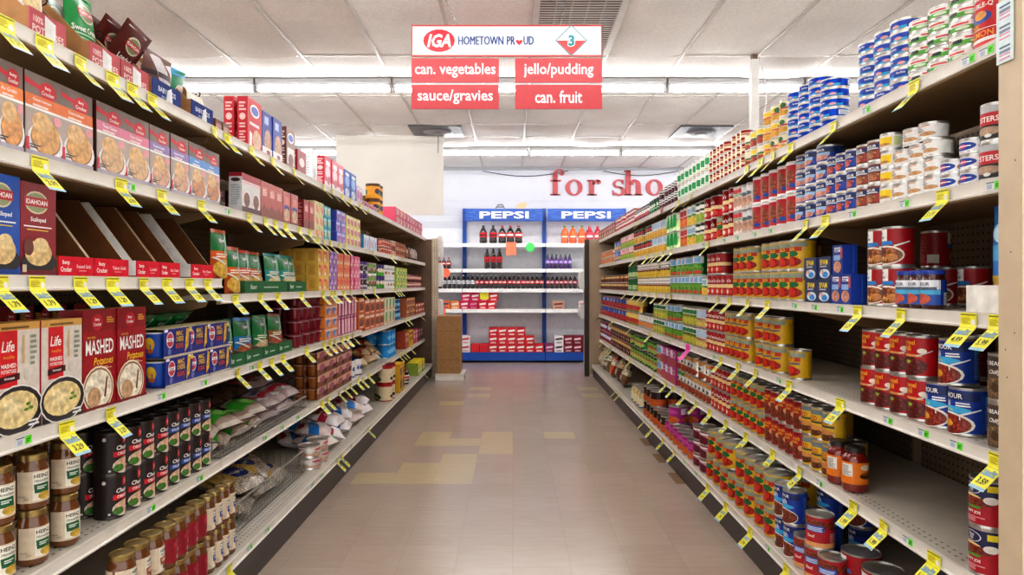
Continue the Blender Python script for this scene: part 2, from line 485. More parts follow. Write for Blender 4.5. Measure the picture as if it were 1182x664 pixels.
for i in range(-36, 36):
    for j in range(-12, 48):
        c = rt.choice(base)
        if (i, j) in light_tiles: c = '#c3b294'
        if (i, j) in dark_tiles: c = '#94795c'
        mb.face([(i*S, j*S, 0), ((i+1)*S, j*S, 0), ((i+1)*S, (j+1)*S, 0), (i*S, (j+1)*S, 0)], c, 'floor')
tag(mb.build('floor', smooth=0), 'taupe vinyl tile floor with a few lighter tiles', 'floor', kind='structure')

WALLZ = 10.4
mb = MB(); mb.box(-8.3, 8.3, WALLZ, WALLZ + .1, 0, CEIL, '#d2d5df', 'wallpaint')
mb.new_layer()
for k in range(9):      # horizontal siding grooves below the lettering
    z = 2.36 - k * .105
    mb.box(-8.2, 8.2, WALLZ - .004, WALLZ, z, z + .008, '#cdd0d8', 'wallpaint')
mb.box(-8.2, 8.2, WALLZ - .003, WALLZ, 2.36, 2.368, '#c9ccd6', 'wallpaint')
tag(mb.build('wall_back'), 'white back wall with horizontal siding', 'wall', kind='structure')

def ceil_mat():
    m, nt, b = new_mat('ceiling_panel'); L = nt.links.new
    at = node(nt, 'ShaderNodeAttribute', attribute_name='Col'); tc = node(nt, 'ShaderNodeTexCoord')
    nz = node(nt, 'ShaderNodeTexNoise'); nz.inputs['Scale'].default_value = 55; nz.inputs['Detail'].default_value = 2; L(tc.outputs['Object'], nz.inputs['Vector'])
    r1 = ramp(nt, .93, 1.04, .35, .65); L(nz.outputs['Fac'], r1.inputs[0])
    n2 = node(nt, 'ShaderNodeTexNoise'); n2.inputs['Scale'].default_value = 1.6; n2.inputs['Detail'].default_value = 3; L(tc.outputs['Object'], n2.inputs['Vector'])
    r2 = ramp(nt, .9, 1.04, .3, .6); L(n2.outputs['Fac'], r2.inputs[0])
    L(mul(nt, mul(nt, at.outputs['Color'], r1.outputs[0]), r2.outputs[0]), b.inputs['Base Color'])
    b.inputs['Roughness'].default_value = .75
    return m
M['ceil'] = ceil_mat()
TX = .582
ZL = [1.82, 2.4, 2.98, 4.156, 5.32, 5.9, 6.46, 7.6, 8.25, 8.84, 9.4, WALLZ]
ZL = [-1.7, -.53, .65] + ZL
XO = .134                       # a T-bar runs along X = XO
mb = MB(); rt = random.Random(11)
VENT = {(0, 4.156), (0, 2.98)}
for i in range(-14, 14):
    for j in range(len(ZL) - 1):
        x0, x1, z0, z1 = XO + i*TX, XO + (i+1)*TX, ZL[j], ZL[j+1]
        if i == 0 and abs(z0 - 4.156) < .01: continue
        sag = rt.choice([.004, .012, .02, .03]) * (1.2 if z1 - z0 > .8 else .9)
        warm = (x0 < -1.3 and z1 < 5.4)
        col = rt.choice(['#dcd5cf', '#dfd8d3', '#d6cfc8']) if warm and rt.random() < .8 else rt.choice(['#f0efee', '#ebeae9', '#f3f2f1'])
        n = 6; mb.new_layer()
        P = lambda a, b: (x0 + (x1-x0)*a/n, z0 + (z1-z0)*b/n, CEIL - sag * math.sin(PI*a/n)**.8 * math.sin(PI*b/n)**.8 if 0 < a < n and 0 < b < n else CEIL - (sag*.6*math.sin(PI*a/n) if b == n and sag > .02 and 0 < a < n else 0))
        for a in range(n):
            for b in range(n): mb.face([P(a, b), P(a, b+1), P(a+1, b+1), P(a+1, b)], col, 'ceil')
tag(mb.build('ceiling', smooth=60), 'suspended ceiling of sagging white panels', 'ceiling', kind='structure')
mb = MB()
for i in range(-14, 15): mb.box(XO + i*TX - .012, XO + i*TX + .012, -1.7, WALLZ, CEIL - .006, CEIL - .001, '#c4c1be', 'paint')
for z in ZL[1:-1]: mb.box(-8, 8.3, z - .011, z + .011, CEIL - .0055, CEIL - .0005, '#bdbab7', 'paint')
tag(mb.build('trim_1'), 'grid of ceiling bars', 'ceiling grid', kind='structure')
mb = MB(); mb.box(-8.3, 8.3, WALLZ - .03, WALLZ, CEIL - .05, CEIL, '#9a9ca2', 'paint')
tag(mb.build('trim_2'), 'grey trim along the top of the back wall', 'trim', kind='structure')

# fluorescent strip lights: rows across the aisle
def emit(name, col, st):
    m, nt, b = new_mat(name); b.inputs['Emission Color'].default_value = col; b.inputs['Emission Strength'].default_value = st
    b.inputs['Base Color'].default_value = (.9, .9, .9, 1)
    return m
M['tube'] = emit('lit_tube', (1, .985, .96, 1), TUBE)
def make_light():
    o = empty('fluorescent_light')
    mb = MB(); mb.prism([(-.05, .0), (-.05, -.03), (-.03, -.05), (.03, -.05), (.05, -.03), (.05, .0)], 'x', -.575, .575, '#a4a4a6', 'paint'); mb.build('housing', o)
    mb = MB(); mb.tube((-.555, 0, -.084), (.555, 0, -.084), .0165, '#ffffff', 'tube', 10); mb.build('tube', o)
    for s in (-1, 1):
        mb = MB(); mb.box(s*.566 - .009, s*.566 + .009, -.03, .03, -.1, -.045, '#c9c9cb', 'plastic')
        mb.box(s*.566 - .014, s*.566 + .014, -.02, .02, -.062, -.05, '#8b8b8e', 'plastic'); mb.build('lamp_holder', o)
    return o
proto = make_light(); first = True
rows = [(5.93, -1.024, "second light row from the back wall"), (8.85, -.96, "light row nearest the back wall"), (3.0, -1.024, "light row overhead"), (.1, -1.024, "light row behind the camera")]
for (z, x0, nm) in rows:
    for k in range(-4, 5):
        if z < 4 and not -3 <= k <= 3: continue
        x = x0 + .583 + 1.166 * k
        if z > 8.5 and x < -4.5: continue
        o = proto if first else dup(proto); first = False
        o.location = (x, z, CEIL - .008)
        tag(o, f'lit fluorescent strip light, {ORD[k+4]} from the left, {nm}', 'light', 'fluorescent strips, ' + nm)

# ceiling air grille, round diffusers
o = empty('ceiling_vent', (XO + TX/2, 4.74, CEIL)); tag(o, 'large white louvred air grille above the hanging sign', 'vent')
mb = MB(); mb.box(-.29, .29, -.58, .58, .012, .02, '#4a4644', 'paint'); mb.build('backing', o)
mb = MB()
for a in (-1, 1):
    mb.box(a*.275 - .02, a*.275 + .02, -.58, .58, -.012, .03, '#d6d4d2', 'paint')
    mb.box(-.29, .29, a*.565 - .02, a*.565 + .02, -.012, .03, '#d6d4d2', 'paint')
mb.build('frame', o)
for k in range(28):
    y = -.53 + k * 1.06 / 27
    mb = MB(); mb.prism([(y - .007, .004), (y - .007, .001), (y + .007, .001), (y + .007, .004)], 'x', -.255, .255, '#eceae7', 'paint'); mb.build('slat', o)
for k in range(1, 5):
    mb = MB(); x = -.255 + k*.102; mb.box(x - .003, x + .003, -.54, .54, -.006, 0, '#cfcdca', 'paint'); mb.build('crossbar', o)
for nm, x, z in (('left', -.86, 7.9), ('right', 2.14, 7.93)):
    o = empty('air_diffuser', (x, z, CEIL - .016)); tag(o, f'grey square ceiling diffuser with round centre, on the {nm}', 'vent')
    mb = MB(); mb.box(-.29, .29, -.29, .29, -.004, .014, '#4a4a50', 'paint'); mb.build('plate', o)
    mb = MB(); mb.lathe([(.0, -.03), (.06, -.028), (.075, -.018), (.1, -.024), (.15, -.012), (.16, -.007)], 24, '#8a898e', 'paint'); mb.build('dome', o)

# white pole behind the right gondola
o = MB(); o.box(-.028, .028, -.028, .028, 0, CEIL - .04, '#dcdad8', 'paint'); o.box(-.02, .02, -.02, .02, CEIL - .04, CEIL, '#6d5a48', 'paint')
p = o.build('support_pole'); p.location = (1.84, 5.3, 0); tag(p, 'white square ceiling pole behind the right shelving', 'pole')
mb = MB()
pts = [(.032, -.03, CEIL - .02), (.05, -.05, CEIL - .14), (.075, -.06, CEIL - .3), (.06, -.05, CEIL - .5), (.036, -.035, CEIL - .75), (.036, -.035, CEIL - 1.1)]
for a, b in zip(pts, pts[1:]): mb.tube(a, b, .004, '#d9d7d4', 'plastic')
p = mb.build('cable'); p.location = (1.84, 5.3, 0); tag(p, 'thin white cable hanging beside the white ceiling pole', 'cable')
# cables along the top of the back wall
def cable(name, pts, r, col, label):
    mb = MB()
    for a, b in zip(pts, pts[1:]): mb.tube(a, b, r, col, 'plastic')
    tag(mb.build(name), label, 'cable')
cable('cable', [(-.45 + .16*k, WALLZ - .03, CEIL - .06 - .08*math.sin(PI*k/8)) for k in range(9)], .006, '#4a4a50', 'dark cable sagging along the back wall left of the lettering')
cable('cable', [(1.35 + .14*k, WALLZ - .03, CEIL - .06 - .07*math.sin(PI*k/8)) for k in range(9)], .006, '#4a4a50', 'dark cable sagging above the red wall letters')

# blank board hung over the far end of the left gondola
mb = MB(); mb.box(-.626, .626, -.006, .006, 0, .925, '#d9d7d0', 'wallpaint')
p = mb.build('hanging_board'); p.location = (-1.434, 8.1, 1.922); tag(p, 'blank cream board hanging over the far end of left shelving', 'board')
mb = MB(); mb.box(.0, .008, -.012, -.006, .72, .94, '#8c8880', 'paint'); m2 = mb.build('hanger_strip', p); m2.location = (.56, 0, 0)

# ------------------------------------------------------------------ red letters on the wall
def serif(ch):
    """outlines of a heavy serif face, x-height 1"""
    P = []
    arc = lambda cx, cy, rx, ry, a0, a1, n=10: [(cx + rx*math.cos(math.radians(a0 + (a1-a0)*i/n)), cy + ry*math.sin(math.radians(a0 + (a1-a0)*i/n))) for i in range(n+1)]
    def band(out, inn): 
        for i in range(len(out) - 1): P.append([out[i], out[i+1], inn[i+1], inn[i]])
    R_ = lambda x0, y0, x1, y1: P.append([(x0, y0), (x1, y0), (x1, y1), (x0, y1)])
    if ch == 'o':
        band(arc(.53, .5, .53, .53, 0, 360, 28), arc(.53, .5, .25, .44, 0, 360, 28)); return P, 1.06
    if ch == 'f':
        R_(.15, 0, .46, 1.3); R_(0, 0, .62, .08); R_(0, .9, .66, 1.0)
        band(arc(.55, 1.28, .38, .42, 180, 40), arc(.55, 1.28, .13, .34, 180, 60)); P.append(arc(.74, 1.42, .13, .13, 0, 360, 12)[:-1]); return P, .75
    if ch == 'r':
        R_(.12, 0, .43, .98); R_(0, 0, .6, .08); R_(0, .92, .4, 1.0)
        band(arc(.62, .68, .3, .34, 175, 60), arc(.62, .68, .14, .2, 175, 60)); P.append(arc(.72, .86, .14, .14, 0, 360, 12)[:-1]); return P, .88
    if ch == 'h':
        R_(.1, 0, .41, 1.62); R_(0, 0, .52, .08); R_(0, 1.54, .38, 1.62)
        R_(.73, 0, 1.04, .62); R_(.63, 0, 1.15, .08)
        band(arc(.66, .6, .38, .43, 0, 165), arc(.66, .6, .09, .26, 0, 165)); return P, 1.16
    if ch == 's':
        band(arc(.42, .74, .36, .29, 30, 265, 14), arc(.42, .74, .2, .2, 30, 255, 14))
        band(arc(.42, .27, .42, .3, -150, 88, 14), arc(.42, .27, .2, .19, -150, 78, 14))
        P.append([(.2, .62), (.42, .52), (.66, .38), (.6, .52), (.42, .6)]); R_(.62, .72, .72, 1.0); R_(.04, .0, .13, .32); return P, .84
def letter(ch, x, z, s, nm):
    mb = MB(); P, wd = serif(ch)
    for q in P: mb.prism([(a*s*1.06, b*s) for a, b in q], 'y', -.03, 0, '#ab2a33', 'plastic')
    o = mb.build('wall_letter'); o.location = (x, WALLZ - .004, z); tag(o, f'red serif letter {nm} on the white back wall', 'letter', 'red letters on the back wall')
WX = lambda px, Z=WALLZ: (px - CX) * Z / F
WZ = lambda py, Z=WALLZ: EYE + (HY - py) * Z / F
zb = WZ(225.6)
xh = (225.6 - 208) * WALLZ / F
for ch, px, nm in (('f', 635, 'f'), ('o', 652.5, 'o following the f'), ('r', 677.5, 'r'), ('s', 706, 's'), ('h', 720, 'h'), ('o', 745, 'o following the h')):
    letter(ch, WX(px), zb, xh, nm)

# ------------------------------------------------------------------ hanging aisle sign
SZ = 4.2
def sx(px): return WX(px, SZ)
def sz(py): return WZ(py, SZ)
def board(name, x0, x1, y0, y1, base, art, parent, rim=None):
    w_, h_ = sx(x1) - sx(x0), sz(y0) - sz(y1)
    mb = MB(); mb.box(-w_/2, w_/2, -.004, .004, 0, h_, rim or base, 'plastic')
    A = ([('r', -.5 + .006, .05, .5 - .006, .95, base)] if rim else []) + art
    put_art(mb, A, w_, h_, lambda u, v, o: (u, -.004 - o, v), lift=.0003, mats={'paper': 'plastic'})
    o = mb.build(name, parent); o.location = ((sx(x0) + sx(x1))/2, SZ, sz(y1))
    return o
WH = '#ffffff'
heart = [(.083 + .019*x, .44 + .017*5.2*y) for x, y in [(0, -1.0), (.55, -.35), (.95, .25), (.9, .7), (.5, .95), (.15, .75), (0, .5), (-.15, .75), (-.5, .95), (-.9, .7), (-.95, .25), (-.55, -.35)]]
heart = [(.065 + (u - .083), v) for u, v in heart]
top_art = [('e', -.355, .5, .083, .36, '#c3122b'), ('t', 'IGA', -.355, .5, .42, WH, {'fit': .125, 'shear': .25, 'bold': .03}),
    ('r', -.256, .69, .142, .7, '#8fb0d8'), ('r', -.256, .31, .142, .32, '#8fb0d8'),
    ('t', 'HOMETOWN', -.137, .5, .27, '#1b4f9c', {'fit': .235, 'bold': 0.0, 'dbl': .0026}), ('t', 'PR', .021, .5, .27, '#1b4f9c', {'fit': .042, 'bold': 0.0, 'dbl': .0026}),
    ('p', heart, '#d3202f'), ('t', 'UD', .113, .5, .27, '#1b4f9c', {'fit': .052, 'bold': 0.0, 'dbl': .0026}),
    ('p', [(.338 - .084, .5), (.338, .0), (.338 + .084, .5), (.338, 1.0)], '#2d7f8c'), ('p', [(.338 - .077, .5), (.338, .045), (.338 + .077, .5), (.338, .955)], WH),
    ('p', [(.338 - .077, .5), (.338, .045), (.338 + .077, .5)], '#d93a3c'),
    ('t', '3', .339, .5, .40, WH, {'bold': .09}), ('t', '3', .339, .5, .36, '#17828c', {'bold': .05})]
o = board('aisle_sign', 475, 695, 29, 65.5, '#dddcdb', top_art, None, '#b82f30'); tag(o, 'white aisle sign with red oval logo and number 3 diamond', 'sign')
rb = '#b4242f'
subs = [(475, 576, 67.5, 95.5, 'can. vegetables', .92, 'can. vegetables, upper left board'), (475, 576, 98, 126, 'sauce/gravies', .86, 'sauce/gravies, lower left board'),
        (594.5, 695, 67.5, 95.5, 'jello/pudding', .8, 'jello/pudding, upper right board'), (594.5, 695, 98, 126, 'can. fruit', .54, 'can. fruit, lower right board')]
for x0, x1, y0, y1, t, fit, nm in subs:
    o = board('category_board', x0, x1, y0, y1, rb, [('t', t, 0, .5, .52 if 'j' not in t and 'g' not in t else .60, WH, {'fit': fit, 'bold': .012})], None)
    tag(o, 'red hanging board reading ' + nm, 'sign', 'red category boards under the aisle sign')
def chain(x0, z0, x1, z1, y, label):
    mb = MB(); n = max(4, int(math.hypot(x1-x0, z1-z0) / .022))
    for k in range(n):
        a, b = k / n, (k + 1.25) / n
        q = .004 if k % 2 else 0
        mb.tube((x0 + (x1-x0)*a - q, y + q, z0 + (z1-z0)*a), (x0 + (x1-x0)*b + q, y - q, z0 + (z1-z0)*b), .0035, '#8d8b88', 'wire', 5)
    tag(mb.build('hanging_chain'), label, 'chain')
chain(sx(528), sz(29), sx(512), CEIL - .005, SZ, 'metal chain holding the left end of the aisle sign')
chain(sx(646), sz(29), sx(655), CEIL - .005, SZ, 'metal chain holding the right end of the aisle sign')
for i, px in enumerate((493, 558, 612, 678)):
    mb = MB()
    for y in (66.3, 96.6): mb.tube((sx(px), SZ, sz(y + 1.5)), (sx(px), SZ, sz(y - 1.5)), .003, '#b9b7b5', 'wire', 5)
    tag(mb.build('sign_link'), f'small wire link joining the red category boards, {ORD[i]} from the left', 'link', 'wire links of the aisle sign')

# ------------------------------------------------------------------ shelving
DECK, RAIL, UNDER, PANEL, KICK = '#c9c4b9', '#e6e2da', '#a08662', '#84705c', '#352b25'  # UNDER: tan of the shelf underside, darkened to hold its shade
def gondola(side, i):
    s = SGN[side]; z0, z1 = EDGE[side][i], EDGE[side][i+1]; L_ = z1 - z0
    nm = 'left' if side == 'L' else 'right'
    g = empty('shelving_bay', (s * XB[side], z0, 0))
    pos = ['nearest the camera'] + [f'{ORD[k]} from the camera' for k in range(1, 5)] + ['at the far end']
    tag(g, f'beige steel shelving bay on the {nm}, {pos[i]}', 'shelving', f'{nm} gondola bays')
    X = lambda d: s * d                          # depth behind the base front
    back = 1.52 - XB[side]; up = XL[side] - XB[side]; ht = 1.70 if side == 'L' else 1.675
    bx = lambda m, a, b, y0, y1, c, d, col, mat='paint', **k: m.box(min(X(a), X(b)), max(X(a), X(b)), y0, y1, c, d, col, mat, **k)
    m = MB(); bx(m, back, back + .02, 0, L_, .1, ht, PANEL, 'peg'); m.build('back_panel', g)
    for y in ((0, L_) if i == 5 else (0,)):
        m = MB(); bx(m, back - .03, back - .001, max(0, y - .022), y + .022 if y < .01 else y, 0, ht, '#96816b', 'paint')
        if y < .01 or True:
            m.new_layer()
            for k in range(40):
                zz = .2 + k * .036
                if zz < ht - .04: m.face([(X(back - .0305), max(0, y-.022) + .012 + q[0], zz + q[1]) for q in ((0, 0), (.005, 0), (.005, .018), (0, .018))], '#2a231e', 'paint')
        m.build('upright', g)
    m = MB(); bx(m, .012, back, 0, L_, 0, HGT[side][6][i] - .032, KICK); m.build('kickplate', g)
    for lev in range(1, 7):
        h = HGT[side][lev][i]; f0 = 0 if lev == 6 else up
        sh = MB(); e = .0008
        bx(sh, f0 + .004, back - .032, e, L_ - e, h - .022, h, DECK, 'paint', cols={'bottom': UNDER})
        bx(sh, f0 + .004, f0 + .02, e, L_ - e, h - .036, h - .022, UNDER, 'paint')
        sh.new_layer()
        nrow = 7 if lev == 6 else 2
        for r_ in range(nrow):
            for k in range(int(L_ / .0254)):
                y, d = .012 + k*.0254 + (r_ % 2)*.0127, f0 + .03 + r_*.02
                if y < L_ - .02: sh.face([(X(d), y, h + .0003), (X(d + .006), y, h + .0003), (X(d + .006), y + .0085, h + .0003), (X(d), y + .0085, h + .0003)], '#5d574f', 'paint')
        so = sh.build('shelf', g)
        m = MB()
        prof = [(f0 - .004, h + .001), (f0 + .005, h + .001), (f0 + .005, h - .033), (f0 - .005, h - .033), (f0 - .006, h - .029), (f0 - .001, h - .026), (f0 - .001, h - .006)]
        m.prism([(X(a), b) for a, b in prof], 'y', e, L_ - e, RAIL, 'paint')      # outline in x,z along y
        m.build('price_rail', so)
        if lev < 6:
            for y in (.002, L_ - .006):
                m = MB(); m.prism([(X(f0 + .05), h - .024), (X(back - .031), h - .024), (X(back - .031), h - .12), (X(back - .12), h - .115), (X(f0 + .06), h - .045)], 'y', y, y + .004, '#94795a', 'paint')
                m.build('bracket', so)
    return g
for side in 'LR':
    for i in range(6): gondola(side, i)
# end panels at the far end, and the tan end post close to the camera on the right
def end_panel(side):
    s = SGN[side]; nm = 'left' if side == 'L' else 'right'
    g = empty('gondola_end_panel', (s * 1.52, 8.416, 0)); tag(g, f'perforated end panel closing the far end of {nm} shelving', 'panel')
    a = .905 if side == 'L' else .925
    m = MB(); m.box(min(0, -s*(1.52 - a)), max(0, -s*(1.52 - a)), 0, .02, .02, 1.66, '#7a6350' if side == 'L' else '#b9a58c', 'pegx'); m.build('pegboard_sheet', g)
    f0, f1 = (a, a + .075) if side == 'L' else (.868, .924)
    m = MB(); x0, x1 = sorted((-s*(1.52 - f0), -s*(1.52 - f1)))
    m.box(x0, x1, -.012, .03, 0, 1.67 if side == 'L' else 1.655, '#dccdb6' if side == 'L' else '#3d322b', 'pegx' if side == 'L' else 'paint'); m.build('end_upright', g)
for side in 'LR': end_panel(side)
mb = MB(); mb.box(0, .55, 0, .066, 0, CEIL, '#c9b79c', 'paint')
for (y, z) in ((.02, 1.02), (.045, .985), (.018, 1.36), (.04, .93), (.03, 1.18)): mb.box(-.0006, 0, y, y + .002, z, z + .003, '#4a3b2c', 'paint')
p = mb.build('end_post'); p.location = (.987, 1.346, 0); tag(p, 'tan painted end post at the near end of right shelving', 'post')
mb = MB(); mb.box(-.004, -.001, -.0, .045, .0, .125, '#d5e7ea', 'paper')
for k in range(3):
    for q, (c, hh) in enumerate((('#5f6f86', .004), ('#7f8ba0', .006), ('#d98aa6', .003), ('#d98aa6', .003))):
        z = .115 - k*.041 - q*.008; mb.box(-.0045, -.004, .006, .036, z - hh, z, c, 'paper')
p = mb.build('label_strip'); p.location = (.986, 1.366, EYE + (328-74)/F*1.40); tag(p, 'strip of three pale printed stickers on the tan end post', 'sticker')

# ------------------------------------------------------------------ price tags and shelf labels
_tags = {}
TL = .094; TW = .051
def tag_path(v):
    s = v * TL; top = TL - .030
    if s > top: return (0.0, s - top)
    d = top - s; a = math.radians(43); k = min(1, d / .02)
    return (d * math.sin(a) * (.55 + .45*k), -d * math.cos(a))
def make_tag(price, col='#f2ee3c', plain=False, w=TW, L_=1.0):
    key = (price, col, plain, w)
    if key in _tags: return dup(_tags[key]), False
    mb = MB(); nv = 8; vc = [TL * k / nv for k in range(nv + 1)]
    def f(u, v, off):
        o, z = tag_path(v / TL); return (u, -o*L_ - off - .0004, z*L_)
    for a, b in zip(vc, vc[1:]): mb.layer = 1; mb.face([f(-w/2, a, 0), f(w/2, a, 0), f(w/2, b, 0), f(-w/2, b, 0)], col, 'paper')
    for a, b in zip(vc, vc[1:]): mb.layer = 2; mb.face([f(-w/2, b, -.0006), f(w/2, b, -.0006), f(w/2, a, -.0006), f(-w/2, a, -.0006)], '#f4f2e6', 'paper')
    mb.layer = 5
    if not plain:
        art = [('r', -.5, 0, .5, .085, '#9cc7dc'), ('r', -.5, .62, .5, .632, '#b9a52a'), ('r', -.46, .94, .46, .97, '#8a7d22'), ('n', -.4, .74, .15, .9, 4, '#cbb82f'), ('e', .3, .78, .13, .075, '#f3f2ea')]
        if price: art += [('t', 'Value', -.18, .5, .12, '#7fa3bd', {'fit': .5, 'bold': .05}), ('t', 'Buy', .25, .51, .15, '#7fa3bd', {'fit': .34, 'bold': .05}),
                          ('r', -.42, .40, .42, .45, '#7fa3bd'), ('t', price, 0, .25, .17, '#2d2a12', {'mw': .62, 'bold': .01})]
        else: art += [('r', -.42, .4, .42, .58, '#86a8b8'), ('r', -.25, .2, .25, .32, '#b3a63a')]
        put_art(mb, art, w, TL, f, [], vc, lift=.0002)
    elif price: put_art(mb, [('t', price, 0, .42, .26, '#2a2a2a', {'mw': .7}), ('n', -.3, .6, .3, .8, 2, '#444444')], w, TL, f, [], vc, lift=.0002)
    o = mb.build('price_tag'); _tags[key] = o
    return o, True
def tags(side, lev, spec):
    spec = sorted(spec, key=lambda t: -abs(t[0] - CX))
    for n, t in enumerate(spec):
        px, price = t[0], t[1]; kw = t[2] if len(t) > 2 else {}
        X = lipx(side, lev) - .0062; Z = Zpx(side, px, X)
        if abs(px - CX) < 210 and not kw: price = None
        o, _ = make_tag(price, **kw)
        o.location = (SGN[side]*X, Z, shelf_z(side, lev, Z) - .032); o.rotation_euler = (0, 0, ROT[side] + R.uniform(-.12, .12))
        sd = 'left' if side == 'L' else 'right'
        kind = 'yellow price tag'
        if kw.get('col') == '#f2543f': kind = 'orange-red sale tag'
        if kw.get('col') == '#f23fae': kind = 'bright pink sale tag'
        tag(o, f'{kind} {"marked " + price + " " if price else ""}hanging from {sd} {LEV[lev]} shelf, {ORD[n]} from near end', 'price tag', f'price tags on the {sd} {LEV[lev]} shelf')
P = lambda s, p='1.29': [(float(x), p) for x in s.split()]
tags('R', 1, [(1055, '1.79'), (962, '1.99'), (913, '1.29')] + P('892 878 862 797 783 737 731 709') + [(763, '', dict(col='#f2543f', plain=True, w=.075, L_=1.25))])
tags('R', 2, [(1088, '3.19'), (953, '1.89'), (930, '1.89')] + P('817 775 766 758 754 747 738 732 711 706 701'))
tags('R', 3, [(1150, '5.99'), (1118, '4.99'), (1040, '3.99'), (990, '3.29')] + P('886 863 842 828 774 768 757 748 741 733 722'))
tags('R', 4, [(1150, '3.59'), (970, '1.29')] + P('911 872 852 832 750 728 707 695 691') + [(794, '2/1', dict(col='#f23fae', plain=True, w=.07, L_=1.2))])
tags('R', 5, [(1078, '1.99'), (1020, '1.99'), (985, '1.99')] + P('923 892 861 838 819 803 789 776 768 754 727 706 704 695 690'))
tags('R', 6, [(908, '1.99'), (866, '1.99')] + P('838 817 778 765 752 743 714 710'))
tags('L', 1, [(5, '1.79'), (51, '1.79'), (93, '1.79'), (130, '1.79'), (153, '1.79'), (176, '1.79'), (248, '2.29')] + P('263 291 315 340 374 384 395 405 416 426 475'))
tags('L', 2, [(46, '2.99'), (140, '2.99'), (187, '2.99'), (233, '2.99')] + P('288 307 318 330 346 358 367 374 382 392 399 431 452 463 466 470'))
tags('L', 3, [(0, '1.79'), (43, '1.79'), (93, '1.29'), (130, '1.29'), (166, '1.29'), (193, '1.29'), (219, '1.29'), (240, '1.29'), (272, '1.29')] + P('301 321 348 373 383 387 397 405 419 432 456 459 462'))
tags('L', 4, [(77, '3.29'), (128, '3.29')] + P('275 300 314 327 354 374 381 387 395 401 408 468 472 486'))
tags('L', 5, P('372 379 392 399 405 413 419 426 448 462 465 468 475'))
tags('L', 6, P('265 390 395 426 490'))
_lab = {}
def shelf_labels(side, lev, pxs):
    for n, px in enumerate(pxs):
        X = lipx(side, lev) - .0018; Z = Zpx(side, px, X)
        if 'a' not in _lab:
            mb = MB(); mb.box(-.024, .024, -.0008, .0, 0, .0175, '#e9edf1', 'paper')
            put_art(mb, [('r', -.48, .8, .05, .95, '#565c66'), ('n', -.42, .12, -.05, .72, 4, '#8fa0b8'), ('r', .08, .0, .5, 1, '#5fe02c'), ('n', .16, .25, .42, .75, 2, '#1f5a12')], .048, .0175, lambda u, v, o: (u, -.0008 - o, v))
            o = mb.build('shelf_label'); _lab['a'] = o
        else: o = dup(_lab['a'])
        sd = 'left' if side == 'L' else 'right'
        o.location = (SGN[side]*X, Z, shelf_z(side, lev, Z) - .0255); o.rotation_euler = (0, 0, ROT[side])
        tag(o, f'small white and green shelf label, {sd} {LEV[lev]} shelf rail, {ORD[n]} from near end', 'shelf label', f'shelf labels on the {sd} {LEV[lev]} rail')
shelf_labels('R', 1, [1139, 1118, 1000])
shelf_labels('R', 2, [1147, 1044, 984, 930, 889, 871, 851, 836, 812])
shelf_labels('R', 3, [970, 940, 917, 815, 800])
shelf_labels('R', 4, [1104, 1066, 1025, 899, 824, 773])
shelf_labels('R', 5, [1048, 946])
shelf_labels('R', 6, [886, 803, 790])
shelf_labels('L', 2, [262, 150])
shelf_labels('L', 4, [27, 186, 235, 290])
shelf_labels('L', 5, [174, 230, 305, 325, 343])
shelf_labels('L', 6, [288, 308, 360, 371, 405])
# ------------------------------------------------------------------ products: artwork
W = '#f6f5f1'
def T(t, cu, cv, sz, col, **o): return ('t', t, cu, cv, sz, col, o)
VC = 'canned vegetables'
# right shelves -------------------------------------------------------------------------------------------
tuna_b = [('r', -.5, .0, .5, .34, '#2aa5d6'), ('e', .0, .4, .2, .3, '#123f9e'), T('StarKist', 0, .66, .28, W, mw=.55, bold=.02), ('e', .28, .3, .08, .22, '#e2a4a0')]
tuna_bk = [('r', -.3, .12, .05, .88, '#dfe4ea'), ('n', -.27, .2, .02, .8, 5, '#9aa3b4'), ('r', .1, .0, .5, .4, '#2aa5d6')]
tuna_g = [('r', -.5, .55, .5, 1, '#f0efe9'), ('r', -.5, 0, .5, .5, '#56a83a'), ('r', -.5, .5, .5, .55, W), ('r', -.12, .2, .06, .62, '#26343a'), ('r', -.4, .62, -.15, .86, '#d8474f'), ('r', .1, .65, .4, .86, '#d8474f'), ('e', .3, .25, .12, .2, '#d7e8c8')]
salmon = [('r', -.5, 0, .5, .14, '#e14a4a'), ('e', .02, .62, .2, .13, '#2b4fa0'), ('e', .04, .66, .11, .09, '#f0a23a', 'food'), T('DOUBLE-Q', 0, .86, .12, W, mw=.62, bold=.018), T('PINK', -.08, .44, .13, '#f4a33b', mw=.4, bold=.018), ('r', -.3, .37, .3, .385, W), T('SALMON', 0, .27, .13, '#f4a33b', mw=.6, bold=.018), ('p', [(-.3, .09), (.3, .12), (.27, .19), (-.3, .16)], W)]
run('R', 1, 'red pink-salmon can', 'canned fish', 1185, 1112, 2, lambda w: can('salmon_can', w, .122, '#c8161e', salmon, back=salmon), .122, 1)
run('R', 1, 'green white tuna can', 'canned fish', 1112, 1040, 3, lambda w: can('tuna_can', w, .0335, '#e9ece4', tuna_g, back=tuna_g), .0335, [[0, 1, 2]]*5 + [[0]], spin=.5)
run('R', 1, 'blue tuna can', 'canned fish', 1040, 984, 3, lambda w: can('blue_tuna_can', w, .0335, '#123fae', tuna_b, back=tuna_bk), .0335, 6, spin=.8)
run('R', 1, 'blue white-striped tuna can', 'canned fish', 955, 904.5, 4, lambda w: can('striped_tuna_can', w, .0335, '#143fa8', tuna_b, back=tuna_bk, parts=False), .0335, [[0,1,2,3]]*5 + [[1,2,3]], spin=.8)
